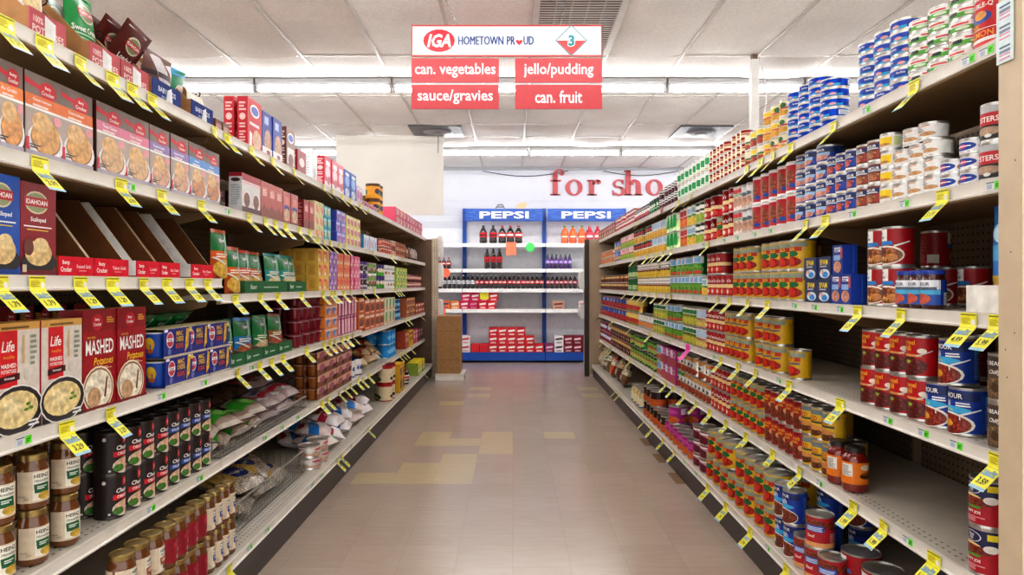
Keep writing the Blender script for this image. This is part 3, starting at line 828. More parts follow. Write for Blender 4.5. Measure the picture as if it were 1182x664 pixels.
def vegc(top, mid, food, txt='', tcol=W, extra=()):
    a = [('r', -.5, .55, .5, 1, top), ('r', -.5, .42, .5, .55, mid), ('f', 0, .2, .4, .26, food), ('f', .34, .16, .2, .2, food), ('f', -.36, .14, .2, .18, food)]
    if txt: a.append(T(txt, 0, .73, .16, tcol, mw=.62, bold=.018))
    return a + list(extra)
gc = lambda nm, w, h, base, art, **k: can(nm, w, h, base, art, back=k.pop('back', art), parts=k.pop('parts', False), seg=k.pop('seg', 20), **k)
y1 = vegc('#e6dfb8', '#c8453c', '#d8a13a', extra=[('r', -.3, .6, .2, .9, '#efc52f'), ('e', .3, .7, .12, .2, '#2c6b3c')])
y2 = vegc('#e8e4d2', '#38703c', '#c04a34', extra=[('r', -.25, .62, .25, .92, '#f0cf3c')])
run('R', 1, 'small yellow-label vegetable can', VC, 904, 877.5, 3, lambda w: gc('vegetable_can', w, .066, '#d9c9a0', y1), .066, 3, spin=.9)
run('R', 1, 'small cream and green vegetable can', VC, 877.5, 857, 3, lambda w: gc('mixed_vegetable_can', w, .074, '#cdb86a', y2), .074, [[0,1,2],[0,1,2]], spin=.9)
dr = [('r', -.5, .36, .5, .6, '#ecd9b4'), ('r', -.5, .7, .5, .78, '#e8c9a0'), ('r', -.12, .0, .1, 1, '#f0e3cc'), ('r', -.5, .0, .5, .1, '#d9b68a')]
run('R', 1, 'dark red tomato-sauce can', 'canned tomatoes', 857, 816.5, 9, lambda w: gc('tomato_sauce_can', w, .062, '#8f1f24', dr), .062, 3)
gw = [('r', -.5, .72, .5, 1, '#e9efe9'), ('r', .05, .3, .3, .75, '#1f9a52'), ('r', -.4, .12, .4, .26, '#cfe3d2'), ('e', -.2, .5, .14, .2, '#b7d6bd'), ('r', -.5, .0, .5, .08, '#bfa66c')]
run('R', 1, 'white can with green square', VC, 816, 780, 8, lambda w: gc('white_green_can', w, .095, '#eef2ee', gw), .095, 2)
bw = [('r', -.5, .55, .5, .95, '#f1f0ee'), ('r', -.2, .1, .2, .5, '#5b1d2c'), ('r', -.4, .65, .4, .8, '#2c2b33')]
run('R', 1, 'dark maroon and white can', VC, 780, 759, 6, lambda w: gc('beet_can', w, .074, '#3a1d26', bw), .074, 2)
gk = [('r', -.5, .8, .5, 1, '#17231b'), ('r', -.5, .3, .5, .36, '#cfe0c8'), ('e', 0, .55, .2, .14, '#e2efe0')]
run('R', 1, 'dark green spinach can', VC, 759, 748, 4, lambda w: gc('spinach_can', w, .112, '#17693a', gk), .112, 1)
wk = [('r', -.5, .4, .5, .7, W), ('e', 0, .3, .3, .16, '#b9454f'), ('r', -.4, .8, .4, .9, '#d9d4d0')]
run('R', 1, 'dark can with white band', VC, 748, 731.5, 8, lambda w: gc('dark_band_can', w, .105, '#2b2430', wk), .105, 1)
pk = [('r', -.5, .5, .5, .8, '#f3e9e6'), ('e', 0, .3, .3, .2, '#b23a3a'), ('r', -.5, .0, .5, .1, '#efd9cf')]
run('R', 1, 'pinkish red and white can', VC, 731.5, 709.5, 12, lambda w: gc('red_white_can', w, .069, '#cf5a5c', pk), .069, 2)
run('R', 1, 'brown-red carton with pale band', 'boxed food', 709.5, 691, 9, lambda w: box('brown_red_carton', w, .09, .118, '#8f4a36', [('r', -.5, .6, .5, .8, '#c98a70'), ('e', 0, .3, .3, .18, '#d7b39a')], side='#7d3c2c'), .118, 1, d=.09)

oys = [('r', -.5, .72, .5, 1, '#b9bcc0'), ('r', -.5, .42, .5, .8, '#c21f2d'), T('OYSTERS', .02, .6, .17, W, mw=.85, bold=.018), ('r', -.5, 0, .5, .42, '#1d1c1e'), ('f', .1, .24, .28, .13, '#b89a80'), ('e', .12, .1, .07, .06, '#e9e9e6')]
run('R', 2, 'tall black oyster can', 'canned fish', 1176, 1121, 2, lambda w: can('oyster_can', w, .087, '#25262a', oys, back=oys), .087, 2, spin=.05)
ham = [('e', 0, .5, .3, .42, '#1d3fa0'), ('e', 0, .5, .1, .22, '#d23b4a'), ('r', -.2, .46, .2, .56, W), ('n', -.48, .1, -.3, .3, 2, '#6a7fb0'), ('f', .42, .4, .09, .3, '#c08a60')]
run('R', 2, 'flat white can with blue oval', 'canned meat', 1121, 1077.5, 2, lambda w: can('ham_can', w*.97, .0365, '#eceef2', ham, back=ham), .0368, [[0, 1], [0, 1], [0]], spin=.05)
chk = [('f', .12, .3, .2, .17, '#c99a6a'), ('p', [(-.32, .82), (.2, .9), (.2, .97), (-.32, .9)], '#d08a4a'), T('CHUNK', -.08, .73, .13, '#3a3a44', mw=.5), T('BREAST', -.05, .55, .17, '#2d2d38', mw=.5, bold=.018), ('e', -.36, .55, .06, .3, '#c9474f'), ('e', -.355, .55, .05, .26, W)]
run('R', 2, 'white chicken-breast can', 'canned meat', 1077.5, 1024.5, 3, lambda w: can('chicken_can', w, .0465, '#eeeeec', chk, back=BACKLINES('#b9bcc4')), .0465, [[0, 1, 2]]*3 + [[.35, 1.35]], spin=.15)
ylw = [('r', -.5, 0, .5, .2, '#e5e2da'), ('r', -.38, .2, .3, .85, '#f2cf1f'), ('r', -.36, .6, -.18, .8, '#cf3b30'), ('f', .02, .3, .24, .12, '#c58a4a'), ('r', .34, .2, .5, .85, '#c8d79a')]
run('R', 2, 'white can with yellow label', 'canned meat', 1024.5, 1009.5, 1, lambda w: can('yellow_label_can', w*.95, .0497, '#efeeea', ylw), .0497, 4, spin=.1)
ars = lambda c1, c2: [('r', -.5, .58, .5, .9, '#1c2f63'), T('ARMOUR', .0, .77, .17, W, mw=.62, bold=.018), ('r', -.3, .6, .3, .66, '#dfe6f0'), ('f', -.05, .28, .36, .24, c1), ('p', [(.14, .1), (.5, .1), (.5, .6), (.3, .6)], c2)]
run('R', 2, 'small brown-red sausage can', 'canned meat', 1009.5, 983.5, 2, lambda w: can('sausage_can', w, .0645, '#7a3a2c', ars('#b5734a', '#9c3d2f'), back=BACKLINES('#a98a86')), .0645, 3, spin=.25)
run('R', 2, 'small blue sausage can', 'canned meat', 983.5, 949.6, 3, lambda w: can('blue_sausage_can', w, .0645, '#1f3d8c', ars('#c4584a', '#1f48a8'), back=BACKLINES('#8fa6d6')), .0645, 3, spin=.25)
run('R', 2, 'blue can with pale meat picture', 'canned meat', 949.6, 913.5, 3, lambda w: can('potted_meat_can', w, .0618, '#274a9c', [('r', -.5, .62, .5, .92, '#22315a'), T('ARMOUR', 0, .78, .17, W, mw=.62, bold=.018), ('r', -.5, .3, .3, .62, '#9cc0e0'), ('f', -.02, .26, .34, .2, '#d99a8c'), ('p', [(.2, .05), (.5, .05), (.5, .6), (.34, .6)], '#1d3f9a')], back=BACKLINES('#9fb4e0')), .0618, 4, spin=.2)
can_r = [('r', -.5, .94, .5, 1, '#f0efee'), ('r', -.5, .0, .5, .02, '#e6e0de'), ('f', -.05, .5, .3, .34, '#a8552f'), ('r', -.5, .8, .5, .92, '#b2202a'), ('e', .22, .2, .12, .09, '#2a4f9c'), ('r', -.44, .1, -.3, .8, '#f0ded8')]
run('R', 2, 'red canister with white lid', 'canned meat', 914, 865, 5, lambda w: can('meat_canister', w, .119, '#b82a30', can_r, rim='#ecebea', back=can_r), .119, 2, spin=.15)
grp_ = [('r', -.5, .7, .5, .95, '#dfe0e2'), ('f', 0, .3, .34, .24, '#c99a80'), ('e', .1, .62, .2, .09, '#5b6b78'), ('r', -.5, 0, .5, .08, '#c9b8ae')]
run('R', 2, 'grey can with meat picture', 'canned meat', 865, 853.5, 2, lambda w: gc('stew_can', w, .113, '#c9c4c2', grp_), .113, 2)
rwm = [('f', 0, .35, .36, .26, '#d4a78e'), ('r', -.5, .74, .5, .94, '#c8434a'), ('r', -.3, .62, .3, .72, '#86b08a')]
run('R', 2, 'red and white dumpling can', 'canned meat', 853.5, 845, 2, lambda w: gc('dumpling_can', w, .115, '#e6dcd6', rwm), .115, 2)
hun = [('r', -.5, .38, .5, .56, '#e9cf96'), ('r', -.5, .56, .5, .6, '#7a1519'), T("Hunt's", 0, .74, .17, W, mw=.6, bold=.018), ('e', 0, .2, .3, .16, '#c93a2c'), ('e', .02, .2, .1, .1, '#e3d9cf')]
run('R', 2, 'dark red can with cream band', 'canned tomatoes', 845, 831, 2, lambda w: gc('tomato_can', w, .12, '#9c1a20', hun), .12, 2)
ench = [('r', -.5, .78, .5, .96, '#8f9a86'), ('r', -.36, .62, .36, .78, '#b5331f'), T('GOLD', .02, .7, .12, '#f5d23a', mw=.5, bold=.018), ('e', .1, .53, .17, .11, '#1f6a3a'), ('f', -.02, .24, .38, .2, '#b8281a'), ('e', .02, .27, .17, .14, '#c9301f'), ('r', -.5, .0, .5, .06, '#c9a21f')]
enb = [('n', -.4, .1, -.12, .9, 12, '#b28f1a'), ('n', .1, .1, .36, .9, 9, '#b28f1a')]
run('R', 2, 'short yellow-green can', VC, 831, 824.5, 1, lambda w: gc('pepper_can', w, .118, '#d2bb4a', ench), .118, 1)
run('R', 2, 'dark red stewed-tomato can', 'canned tomatoes', 824.5, 810, 2, lambda w: gc('stewed_tomato_can', w, .119, '#9a1c22', hun), .119, 2)
corn1 = vegc('#dfe9e6', '#4d8f46', '#e6c04a', extra=[('r', -.25, .62, .25, .9, '#9bb8c8')])
corn2 = vegc('#2a3a2c', '#e9e6dd', '#9fb83f', extra=[('r', -.3, .66, .3, .86, '#f1f0ea')])
run('R', 2, 'green and black bean can', VC, 810, 801, 2, lambda w: gc('green_bean_can', w, .119, '#3f8a3f', corn2), .119, 2)
run('R', 2, 'pale corn can with green', VC, 801, 791, 2, lambda w: gc('corn_can', w, .119, '#d7dfa0', corn1), .119, 2)
carr = vegc('#d8d3cc', '#c43c36', '#e0762a', extra=[('r', -.2, .6, .25, .92, '#b9362f')])
run('R', 2, 'orange carrot can', VC, 791, 783, 2, lambda w: gc('carrot_can', w, .119, '#d9702e', carr), .119, 2)
grn = [('r', -.5, .7, .5, .96, '#e4ece0'), ('p', [(.0, .2), (.3, .2), (.3, .95), (.12, .95)], '#159c45'), ('f', -.2, .22, .26, .18, '#86ad3c')]
run('R', 2, 'tall green and white can', VC, 778.5, 767, 3, lambda w: gc('pea_can', w, .119, '#b9d69c', grn), .119, 2)
lb = vegc('#d5e1ec', '#e3e6e4', '#e7b340', extra=[('r', -.2, .6, .2, .95, '#a8c6e2')])
run('R', 2, 'pale blue corn can', VC, 767, 751, 5, lambda w: gc('sweet_corn_can', w, .113, '#e3dcc0', lb), .113, 2)
gmix = vegc('#23402a', '#f0e9dd', '#e4b23c', extra=[('r', -.3, .62, .3, .86, '#b7363a')])
run('R', 2, 'dark green corn can', VC, 751, 730.5, 9, lambda w: gc('dark_corn_can', w, .113, '#2b7a3d', gmix), .113, 2)
pgm = vegc('#efdfe0', '#d8686c', '#9cbd42', extra=[('r', -.1, .6, .1, .95, '#cf4550')])
run('R', 2, 'white pink-striped green bean can', VC, 730.5, 715.5, 8, lambda w: gc('cut_bean_can', w, .11, '#8fb048', pgm), .11, 2)
blu = [('r', -.5, .5, .5, .9, '#e9eef5'), ('e', 0, .3, .3, .2, '#d9a86a'), ('r', .1, .5, .4, .9, '#2c5cb4')]
run('R', 2, 'blue and white mushroom can', VC, 715.5, 708.5, 5, lambda w: gc('mushroom_can', w, .1, '#4a72b8', blu), .1, 2)
pal = [('r', -.5, .5, .5, .85, '#f3e3d0'), ('e', 0, .28, .32, .2, '#d5762f'), ('r', -.2, .55, .2, .8, '#b5432e')]
run('R', 2, 'small orange and cream can', VC, 708.5, 690.5, 12, lambda w: gc('chili_pepper_can', w, .072, '#d9a67a', pal), .072, 2)

din = [('r', -.4, .66, .1, 1, '#f3f2ee'), T('Dinty', -.13, .89, .1, '#1d2f6b', mw=.38), T('Moore', -.13, .77, .1, '#1d2f6b', mw=.4), ('p', [(-.4, .52), (.24, .55), (.2, .66), (-.4, .64)], '#2f7fc4'), ('e', .06, .26, .4, .27, '#efe6d8'), ('f', .06, .25, .36, .23, '#a8653a'), ('f', -.04, .36, .13, .12, '#7d3b24'), ('f', .2, .2, .12, .1, '#cc8a4a'), ('e', .02, .16, .1, .07, '#d9a05a', 'chunk'), ('p', [(.26, .48), (.56, .62), (.56, .66), (.24, .53)], '#e9e6e0')]
dinb = [('n', -.3, .1, .1, .92, 16, '#c25a60'), ('r', .14, .08, .4, .34, '#e9e2da')]
mk_din = lambda w: can('stew_can', w, .113, '#a3131f', din, back=dinb)
run('R', 3, 'red beef-stew can', 'canned stew', 1030, 994.5, 2, mk_din, .113, 2, spin=.06)
for k, (px, xo, lab) in enumerate(((1125, .262, 'nearest of the row behind the jars'), (1093, .262, 'second of the row behind the jars'), (1064, .262, 'third of the row behind the jars'), (1040, .262, 'fourth of the row behind the jars'))):
    single('R', 3, 'red beef-stew can', 'canned stew', px, xo, lambda: mk_din(.084), tail=lab + ', right third shelf')
single('R', 3, 'red beef-stew can turned backwards', 'canned stew', 1080, .262, lambda: mk_din(.084), z0=.1135, dr=PI, tail='alone on top of the back row')
djar = [('r', -.5, .62, .5, 1, '#e9ecf2'), T('ARMOUR', -.06, .84, .14, '#20305e', mw=.6, bold=.018), ('r', -.4, .62, .4, .72, '#5b6675'), ('r', -.5, .42, .5, .6, '#55b4dd'), ('r', -.5, 0, .5, .42, '#2b53a6'), ('f', -.08, .24, .34, .23, '#c8604a')]
run('R', 3, 'dried-beef jar with blue lid', 'jarred meat', 1073, 1029.5, 3, lambda w: jar('beef_jar', w*1.0, .1, '#4a1d1c', '#1f3f9e', '#27509f', djar, lab=(.1, .74), back=[('r', -.45, 0, -.1, 1, '#1d3f9e'), ('r', -.4, .02, -.12, .5, '#e9ecf2'), ('n', -.38, .06, -.14, .46, 6, '#6f7fa8')], lidmat='plastic', neck=.9), .1, 1, spin=.05)
tre = [('r', -.4, .72, .4, .97, '#20408c'), ('r', -.3, .76, .3, .92, '#e7eaf0'), ('n', -.26, .78, .26, .9, 2, '#3b518f'), ('f', .0, .26, .38, .2, '#cf9478'), ('r', -.35, .48, .3, .66, '#8fb8e2'), ('r', .3, .55, .5, .9, '#c84d54')]
trs = [('r', .2, .05, .26, .95, '#3d63b4')]
run('R', 3, 'tall blue luncheon-meat tin', 'canned meat', 982, 958, 2, lambda w: box('luncheon_meat_tin', w, .048, .095, '#1c3f9c', tre, near=trs, top='#b9bcc4'), .095, [[0, 1], [.7]], d=.048)
single('R', 3, 'tall blue luncheon-meat tin', 'canned meat', 988, .17, lambda: box('luncheon_meat_tin', .07, .048, .095, '#1c3f9c', tre, near=trs, top='#b9bcc4'), z0=0, tail='standing behind the others, right third shelf')
spam = [T('SPAM', -.02, .76, .24, '#f3d62c', mw=.8, bold=.018), ('r', -.3, .55, .2, .6, '#c9cfe0'), ('e', .05, .26, .38, .2, '#dfe7ee'), ('e', .1, .22, .22, .13, '#2f8fd6'), ('f', -.15, .34, .14, .1, '#e8b9b0')]
run('R', 3, 'navy luncheon-meat tin with yellow lettering', 'canned meat', 958, 928.5, 2, lambda w: box('square_meat_tin', w, .055, .0785, '#1d2f5c', spam, top='#d0b24a', near=[('r', -.5, 0, .5, 1, '#2a3c6c')]), .0785, 2, d=.055)
single('R', 3, 'small amber jar with gold lid', 'jarred food', 939, .12, lambda: jar('amber_jar', .062, .075, '#7a4a1c', '#b38a3a', '#a5742c', [('f', 0, .5, .3, .3, '#7d4424')]), z0=.158)
mk_en = lambda nm, w, h=.117: can(nm, w, h, '#dcb320', ench, back=enb)
run('R', 3, 'yellow enchilada-sauce can', 'canned sauce', 917.5, 843, 8, lambda w: mk_en('enchilada_can', w), .117, 2, spin=.06)
run('R', 3, 'dark red crushed-tomato can', 'canned tomatoes', 842, 814, 5, lambda w: gc('crushed_tomato_can', w, .114, '#9a1820', hun, parts=True), .114, [[0,1,2,3,4], [2,3,4]])
run('R', 3, 'green and white bean can', VC, 813, 808, 1, lambda w: gc('small_bean_can', w, .1, '#b9cf8c', corn1), .1, 1)
bgr = [('r', -.5, .62, .5, 1, '#d5e3ee'), ('r', -.2, .62, .0, 1, '#c8485a'), ('r', .1, .66, .36, .95, '#7fb4dc'), ('f', .0, .3, .5, .3, '#6fae3a'), ('e', .25, .12, .2, .1, '#cf4b3a')]
run('R', 3, 'large bright green bean can', VC, 807.5, 771, 8, lambda w: gc('large_bean_can', w, .115, '#2f8a3a', bgr, back=[('r', -.5, 0, .5, 1, '#1f6a30')]), .115, 2)
ywc = vegc('#efe9e0', '#7d1f28', '#dfc03f', extra=[('r', -.36, .6, .36, .8, '#33262c'), ('r', -.3, .64, .3, .76, W)])
run('R', 3, 'yellow corn can with dark band', VC, 770.5, 735, 13, lambda w: gc('yellow_corn_can', w, .113, '#a9bd48', ywc), .113, 2)
run('R', 3, 'green pea can', VC, 735, 724.5, 5, lambda w: gc('green_pea_can', w, .112, '#2f8a46', [('r', -.5, .6, .5, .95, '#1c6a36'), ('r', -.2, .1, .2, .5, '#b8d39a')]), .112, 2)
brn = [('r', -.5, .55, .5, .9, '#c27a3c'), ('e', 0, .28, .34, .2, '#5b2a1c'), ('r', -.2, .6, .2, .85, '#e6cf8a')]
run('R', 3, 'small brown baked-bean can', 'canned beans', 724, 690.5, 22, lambda w: gc('baked_bean_can', w, .077, '#8a4526', brn, seg=14), .077, 2)

pep = [('r', -.5, .72, .5, .95, '#4a413c'), T('O BEANS', .0, .84, .1, W, mw=.8, bold=.018), T("Chilly's", .05, .62, .13, W, mw=.7, shear=.3, bold=.018), ('f', .05, .26, .32, .24, '#7d6448'), ('e', .05, .26, .1, .1, '#4a3626')]
for k in range(2):
    single('R', 4, 'brown chili-bean can', 'canned beans', 1160, .035, lambda: can('chili_bean_can', .07, .105, '#57493f', pep, back=pep), z0=k*.1055, Z=1.52, dr=.2, tail=['lower', 'upper'][k] + ' of two beside the tan post, right fourth shelf')
arc_ = [('r', -.5, .76, .5, .97, '#1a2c62'), T('ARMOUR', -.04, .86, .12, W, mw=.72, bold=.018), T('Chili', -.16, .67, .15, W, mw=.42, bold=.018), ('n', .1, .62, .34, .74, 2, W), ('e', .0, .53, .36, .085, '#3fa9dc'), T('ORIGINAL', -.06, .53, .05, '#e6ec5a', mw=.4), ('e', -.06, .2, .47, .27, '#efece4'), ('f', -.07, .19, .43, .24, '#9c3325'), ('f', -.1, .2, .16, .1, '#d8962c'), ('p', [(.16, .38), (.5, .56), (.5, .59), (.14, .42)], '#e7e6e2')]
mk_ar = lambda w: can('armour_can', w, .114, '#173a94', arc_, back=[('r', -.5, .1, -.05, .9, '#26479f'), ('n', -.42, .1, -.12, .9, 14, '#7f98d4'), ('r', -.42, .7, -.1, .86, '#3fa9dc')])
def mk_blue_chili(w):
    o = mk_ar(w); o.name = 'blue_chili_can'; return o
run('R', 4, 'blue chili-with-beans can', 'canned chili', 1111, 1060.5, 2, mk_blue_chili, .114, [[0, 1], [.45]], spin=.05)
hor = [T('Hormel', -.04, .88, .13, '#f1b53a', mw=.74, bold=.018), T('Chili', -.06, .73, .15, '#f1b53a', mw=.55, bold=.018), ('e', .3, .66, .09, .07, '#efe4d6'), ('r', -.5, .5, .3, .56, '#d99a5a'), ('f', -.04, .24, .44, .26, '#6e1f1c'), ('e', .02, .36, .06, .05, '#8fb03c'), ('p', [(.2, .5), (.5, .66), (.5, .69), (.18, .53)], '#d8d5d0')]
run('R', 4, 'red bean-chili can', 'canned chili', 1060.5, 987, 4, lambda w: can('red_chili_can', w, .112, '#b4141c', hor, back=BACKLINES('#d9868a')), .112, [[0,1,2,3],[.15,1.1,1.95,2.9]], spin=.06)
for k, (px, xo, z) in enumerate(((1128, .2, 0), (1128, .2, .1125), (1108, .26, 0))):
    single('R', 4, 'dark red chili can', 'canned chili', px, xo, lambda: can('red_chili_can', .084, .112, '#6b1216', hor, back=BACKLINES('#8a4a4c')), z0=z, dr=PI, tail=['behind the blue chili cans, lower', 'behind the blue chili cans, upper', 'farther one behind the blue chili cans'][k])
ench2 = [a for a in ench]; ench2[3] = ('p', [(-.3, .46), (.34, .5), (.34, .58), (-.3, .55)], '#6f6a74')
mk_e2 = lambda w: can('tomato_chile_can', w, .112, '#d5a81c', ench2, back=enb)
run('R', 4, 'single yellow chile-sauce can', 'canned sauce', 916.5, 906.5, 1, mk_e2, .112, 1)
run('R', 4, 'yellow chile-sauce can', 'canned sauce', 895, 867.5, 3, mk_e2, .112, 2, spin=.06)
run('R', 4, 'golden chile-sauce can', 'canned sauce', 859, 834.5, 4, mk_e2, .112, 2, spin=.06)
run('R', 4, 'dark red diced-tomato can', 'canned tomatoes', 834.5, 813, 5, lambda w: gc('diced_tomato_can', w, .112, '#9c1b20', hun, parts=True), .112, 2)
rwb = [('r', -.5, .5, .5, 1, '#e8e3e2'), ('r', -.3, .5, -.05, 1, '#c53a46'), ('r', .05, .55, .4, .95, '#a9cfe8'), ('f', 0, .2, .4, .2, '#d5c06a')]
run('R', 4, 'red white and pale blue can', VC, 813, 802, 3, lambda w: gc('potato_can', w, .112, '#d9a8a0', rwb), .112, 2)
bgy = [('r', -.5, .62, .5, .98, '#efeee8'), ('r', -.3, .66, .3, .9, '#2f7a4a'), ('f', 0, .24, .44, .24, '#c2bf48')]
run('R', 4, 'white and green bean can', VC, 802, 786, 4, lambda w: gc('lima_bean_can', w, .112, '#8fae4a', bgy), .112, 2)
run('R', 4, 'large dark green can', VC, 784, 765, 5, lambda w: gc('large_green_can', w, .112, '#2c7a35', bgr), .112, [[0,1,2,3,4],[1,2,3]])
run('R', 4, 'green and cream pea can', VC, 765, 753, 4, lambda w: gc('cream_pea_can', w, .111, '#a8be5a', bgy), .111, 2)
wsl = [('r', -.5, .55, .5, .95, '#f1f1ee'), ('e', 0, .28, .34, .18, '#d58b4e'), ('e', .0, .8, .06, .06, '#333333')]
run('R', 4, 'white soup can with silver rim', 'canned soup', 751.5, 735.5, 4, lambda w: gc('white_soup_can', w, .115, '#e6e4de', wsl), .115, 1)
yr = [('r', -.5, .5, .5, .95, '#e6cf6a'), ('e', 0, .35, .34, .22, '#c23a2c'), ('r', -.3, .0, .3, .1, '#6f8f4a')]
run('R', 4, 'yellow and red hominy can', VC, 735.5, 722, 6, lambda w: gc('hominy_can', w, .113, '#d5a858', yr), .113, 2)
mixr = [('r', -.5, .55, .5, .9, '#d8dbe4'), ('e', 0, .3, .36, .2, '#b5322e'), ('r', -.1, .55, .2, .95, '#2b4fa0')]
run('R', 4, 'red and blue pork-and-bean can', 'canned beans', 722, 690.5, 19, lambda w: gc('pork_bean_can', w, .112, '#a8303a', mixr, seg=14), .112, 2)

slop = [('r', -.5, .56, .5, 1, '#252a55'), ('e', .02, .83, .19, .13, '#e9e8ee'), ('e', .02, .83, .17, .115, '#252a55'), T('Best', .02, .87, .07, W, mw=.26), T('Fill', .02, .79, .07, W, mw=.2), ('r', .3, .8, .46, .95, '#ecd930'), ('e', -.05, .62, .26, .08, '#e9c88a'), ('f', .02, .52, .36, .12, '#8c3222'), ('e', .36, .6, .12, .09, '#efe9e4'), ('r', -.3, .37, .2, .43, '#4d9a35'), T('SLOPPY JOE', .02, .27, .09, W, mw=.86, bold=.018), ('n', -.3, .06, .3, .2, 3, '#dba0a6')]
for k in range(2):
    single('R', 5, 'sloppy-joe sauce can', 'canned sauce', 1142, .047, lambda: can('sloppy_joe_can', .083, .109, '#b3172c', slop, back=slop), z0=k*.1095, Z=1.59, dr=-.1, tail=['lower', 'upper'][k] + ' of two beside the tan post, right fifth shelf')
slj = [('r', -.5, .0, .5, 1, '#e07a1e'), ('e', -.2, .78, .16, .14, '#e8d7b8'), ('f', -.16, .4, .22, .16, '#8a4a20'), ('r', -.34, .3, .1, .42, '#3a1d10'), ('r', .18, .36, .46, .92, '#ece9e2'), ('n', .2, .4, .44, .88, 8, '#8f8a84')]
for px, xo, z, lab in ((981, .03, 2.224, 'nearest jar'), (962, .022, 2.312, 'farther jar')):
    single('R', 5, 'orange-label sauce jar with black lid', 'jarred sauce', px, xo + .02, lambda: jar('sauce_jar', .08, .142, '#7a1d10', '#26211f', '#e07a1e', slj, lab=(.2, .68), lidmat='plastic', neck=.72), Z=z, dr=-.5, tail=lab + ' of two, right fifth shelf')
bold_y = [('r', -.5, .8, .5, .97, '#6d7f86'), T('BOLD', .0, .67, .15, '#b5281c', mw=.62, bold=.018), ('r', -.3, .5, .36, .57, '#4a4a3c'), ('e', .05, .25, .34, .2, '#e2b878'), ('f', .05, .2, .3, .15, '#7d4520'), ('e', .08, .35, .27, .09, '#c98a4a')]
run('R', 5, 'yellow burger-sauce can', 'canned sauce', 955, 921, 3, lambda w: can('burger_sauce_can', w, .114, '#dcb02a', bold_y, back=enb), .114, 2, spin=.06)
single('R', 5, 'yellow burger-sauce can', 'canned sauce', 988, .15, lambda: can('burger_sauce_can', .076, .114, '#c9a02a', bold_y, back=enb), tail='behind the sauce jars, lower')
single('R', 5, 'yellow burger-sauce can', 'canned sauce', 972, .15, lambda: can('burger_sauce_can', .076, .114, '#c9a02a', bold_y, back=enb), tail='second of the row behind, lower')
single('R', 5, 'yellow burger-sauce can', 'canned sauce', 972, .15, lambda: can('burger_sauce_can', .076, .114, '#c9a02a', bold_y, back=enb), z0=.1145, tail='on top of the row behind')
bold_r = [('r', -.5, .88, .5, .96, '#7a1418'), T('Manwich', .0, .76, .13, '#f0b23a', mw=.8, bold=.018), T('ORIGINAL', .0, .62, .08, '#f0d23a', mw=.6), ('f', .02, .27, .4, .27, '#8f3a22'), ('e', .3, .42, .1, .1, '#d9a070')]
run('R', 5, 'red sandwich-sauce can', 'canned sauce', 921, 879, 5, lambda w: can('sandwich_sauce_can', w, .112, '#b01c1c', bold_r, back=BACKLINES('#d98a80')), .112, 2, spin=.06)
run('R', 5, 'yellow red-chile can', 'canned sauce', 878, 840.5, 5, lambda w: mk_en('red_chile_can', w, .112), .112, 2, rows=1, spin=.06)
run('R', 5, 'narrow dark red tomato can', 'canned tomatoes', 840, 818, 5, lambda w: gc('narrow_tomato_can', w*.93, .113, '#a3161d', hun, parts=True), .113, 2)
rot = [('r', -.5, .84, .5, 1, '#c98a42'), ('f', 0, .2, .42, .2, '#b24a2c'), ('r', -.3, .48, .3, .74, '#f0efec'), ('e', .0, .6, .16, .1, '#4c4c50')]
run('R', 5, 'white bean can with orange top', 'canned beans', 817.5, 788, 7, lambda w: gc('white_bean_can', w, .112, '#e4ddd2', rot), .112, 2)
run('R', 5, 'green-topped white bean can', 'canned beans', 788, 780.5, 2, lambda w: gc('green_top_can', w, .111, '#d9d8c8', rot[1:] + [('r', -.5, .82, .5, 1, '#3f8a3c')]), .111, 2)
mag = [('r', -.5, .5, -.1, .96, '#dfe4ec'), ('e', .16, .7, .26, .16, '#e9d3e4'), ('f', .05, .22, .44, .22, '#c04a2a'), ('e', .16, .7, .2, .11, '#9b1a72')]
run('R', 5, 'magenta bean carton', 'boxed food', 780, 763, 3, lambda w: box('magenta_carton', w, .08, .112, '#a81a78', mag, near=[('n', -.3, .2, .3, .8, 8, '#cf6ab0')]), .112, 2, d=.08)
wbl = [('e', 0, .66, .4, .2, '#7fb0d8'), ('f', 0, .2, .4, .18, '#c26a4a')]
run('R', 5, 'white and blue bean can', 'canned beans', 763, 756.5, 2, lambda w: gc('blue_bean_can', w, .11, '#e2e6ec', wbl), .11, 2)
run('R', 5, 'tall green vegetable can', VC, 756, 726, 10, lambda w: gc('tall_green_can', w, .112, '#2f7a38', [('r', -.5, .6, .5, .84, '#7fb04a'), ('e', 0, .3, .36, .2, '#a8c060'), ('r', -.2, .4, .3, .56, '#c9564a')]), .112, 2)
brm = [('r', -.5, .6, .5, .9, '#c9a86a'), ('e', 0, .3, .36, .22, '#5b2a22'), ('r', -.3, .2, .1, .4, '#d9c9b4')]
run('R', 5, 'brown and red bean can', 'canned beans', 726, 704, 12, lambda w: gc('brown_bean_can', w, .111, '#8a3a34', brm, seg=14), .111, 2)
run('R', 5, 'red and blue bean can', 'canned beans', 704, 691, 9, lambda w: gc('kidney_bean_can', w, .111, '#b0343c', [('r', -.5, .3, .5, .8, '#2f59a8'), ('e', 0, .55, .3, .2, '#e9e6ea')], seg=14), .111, 2)

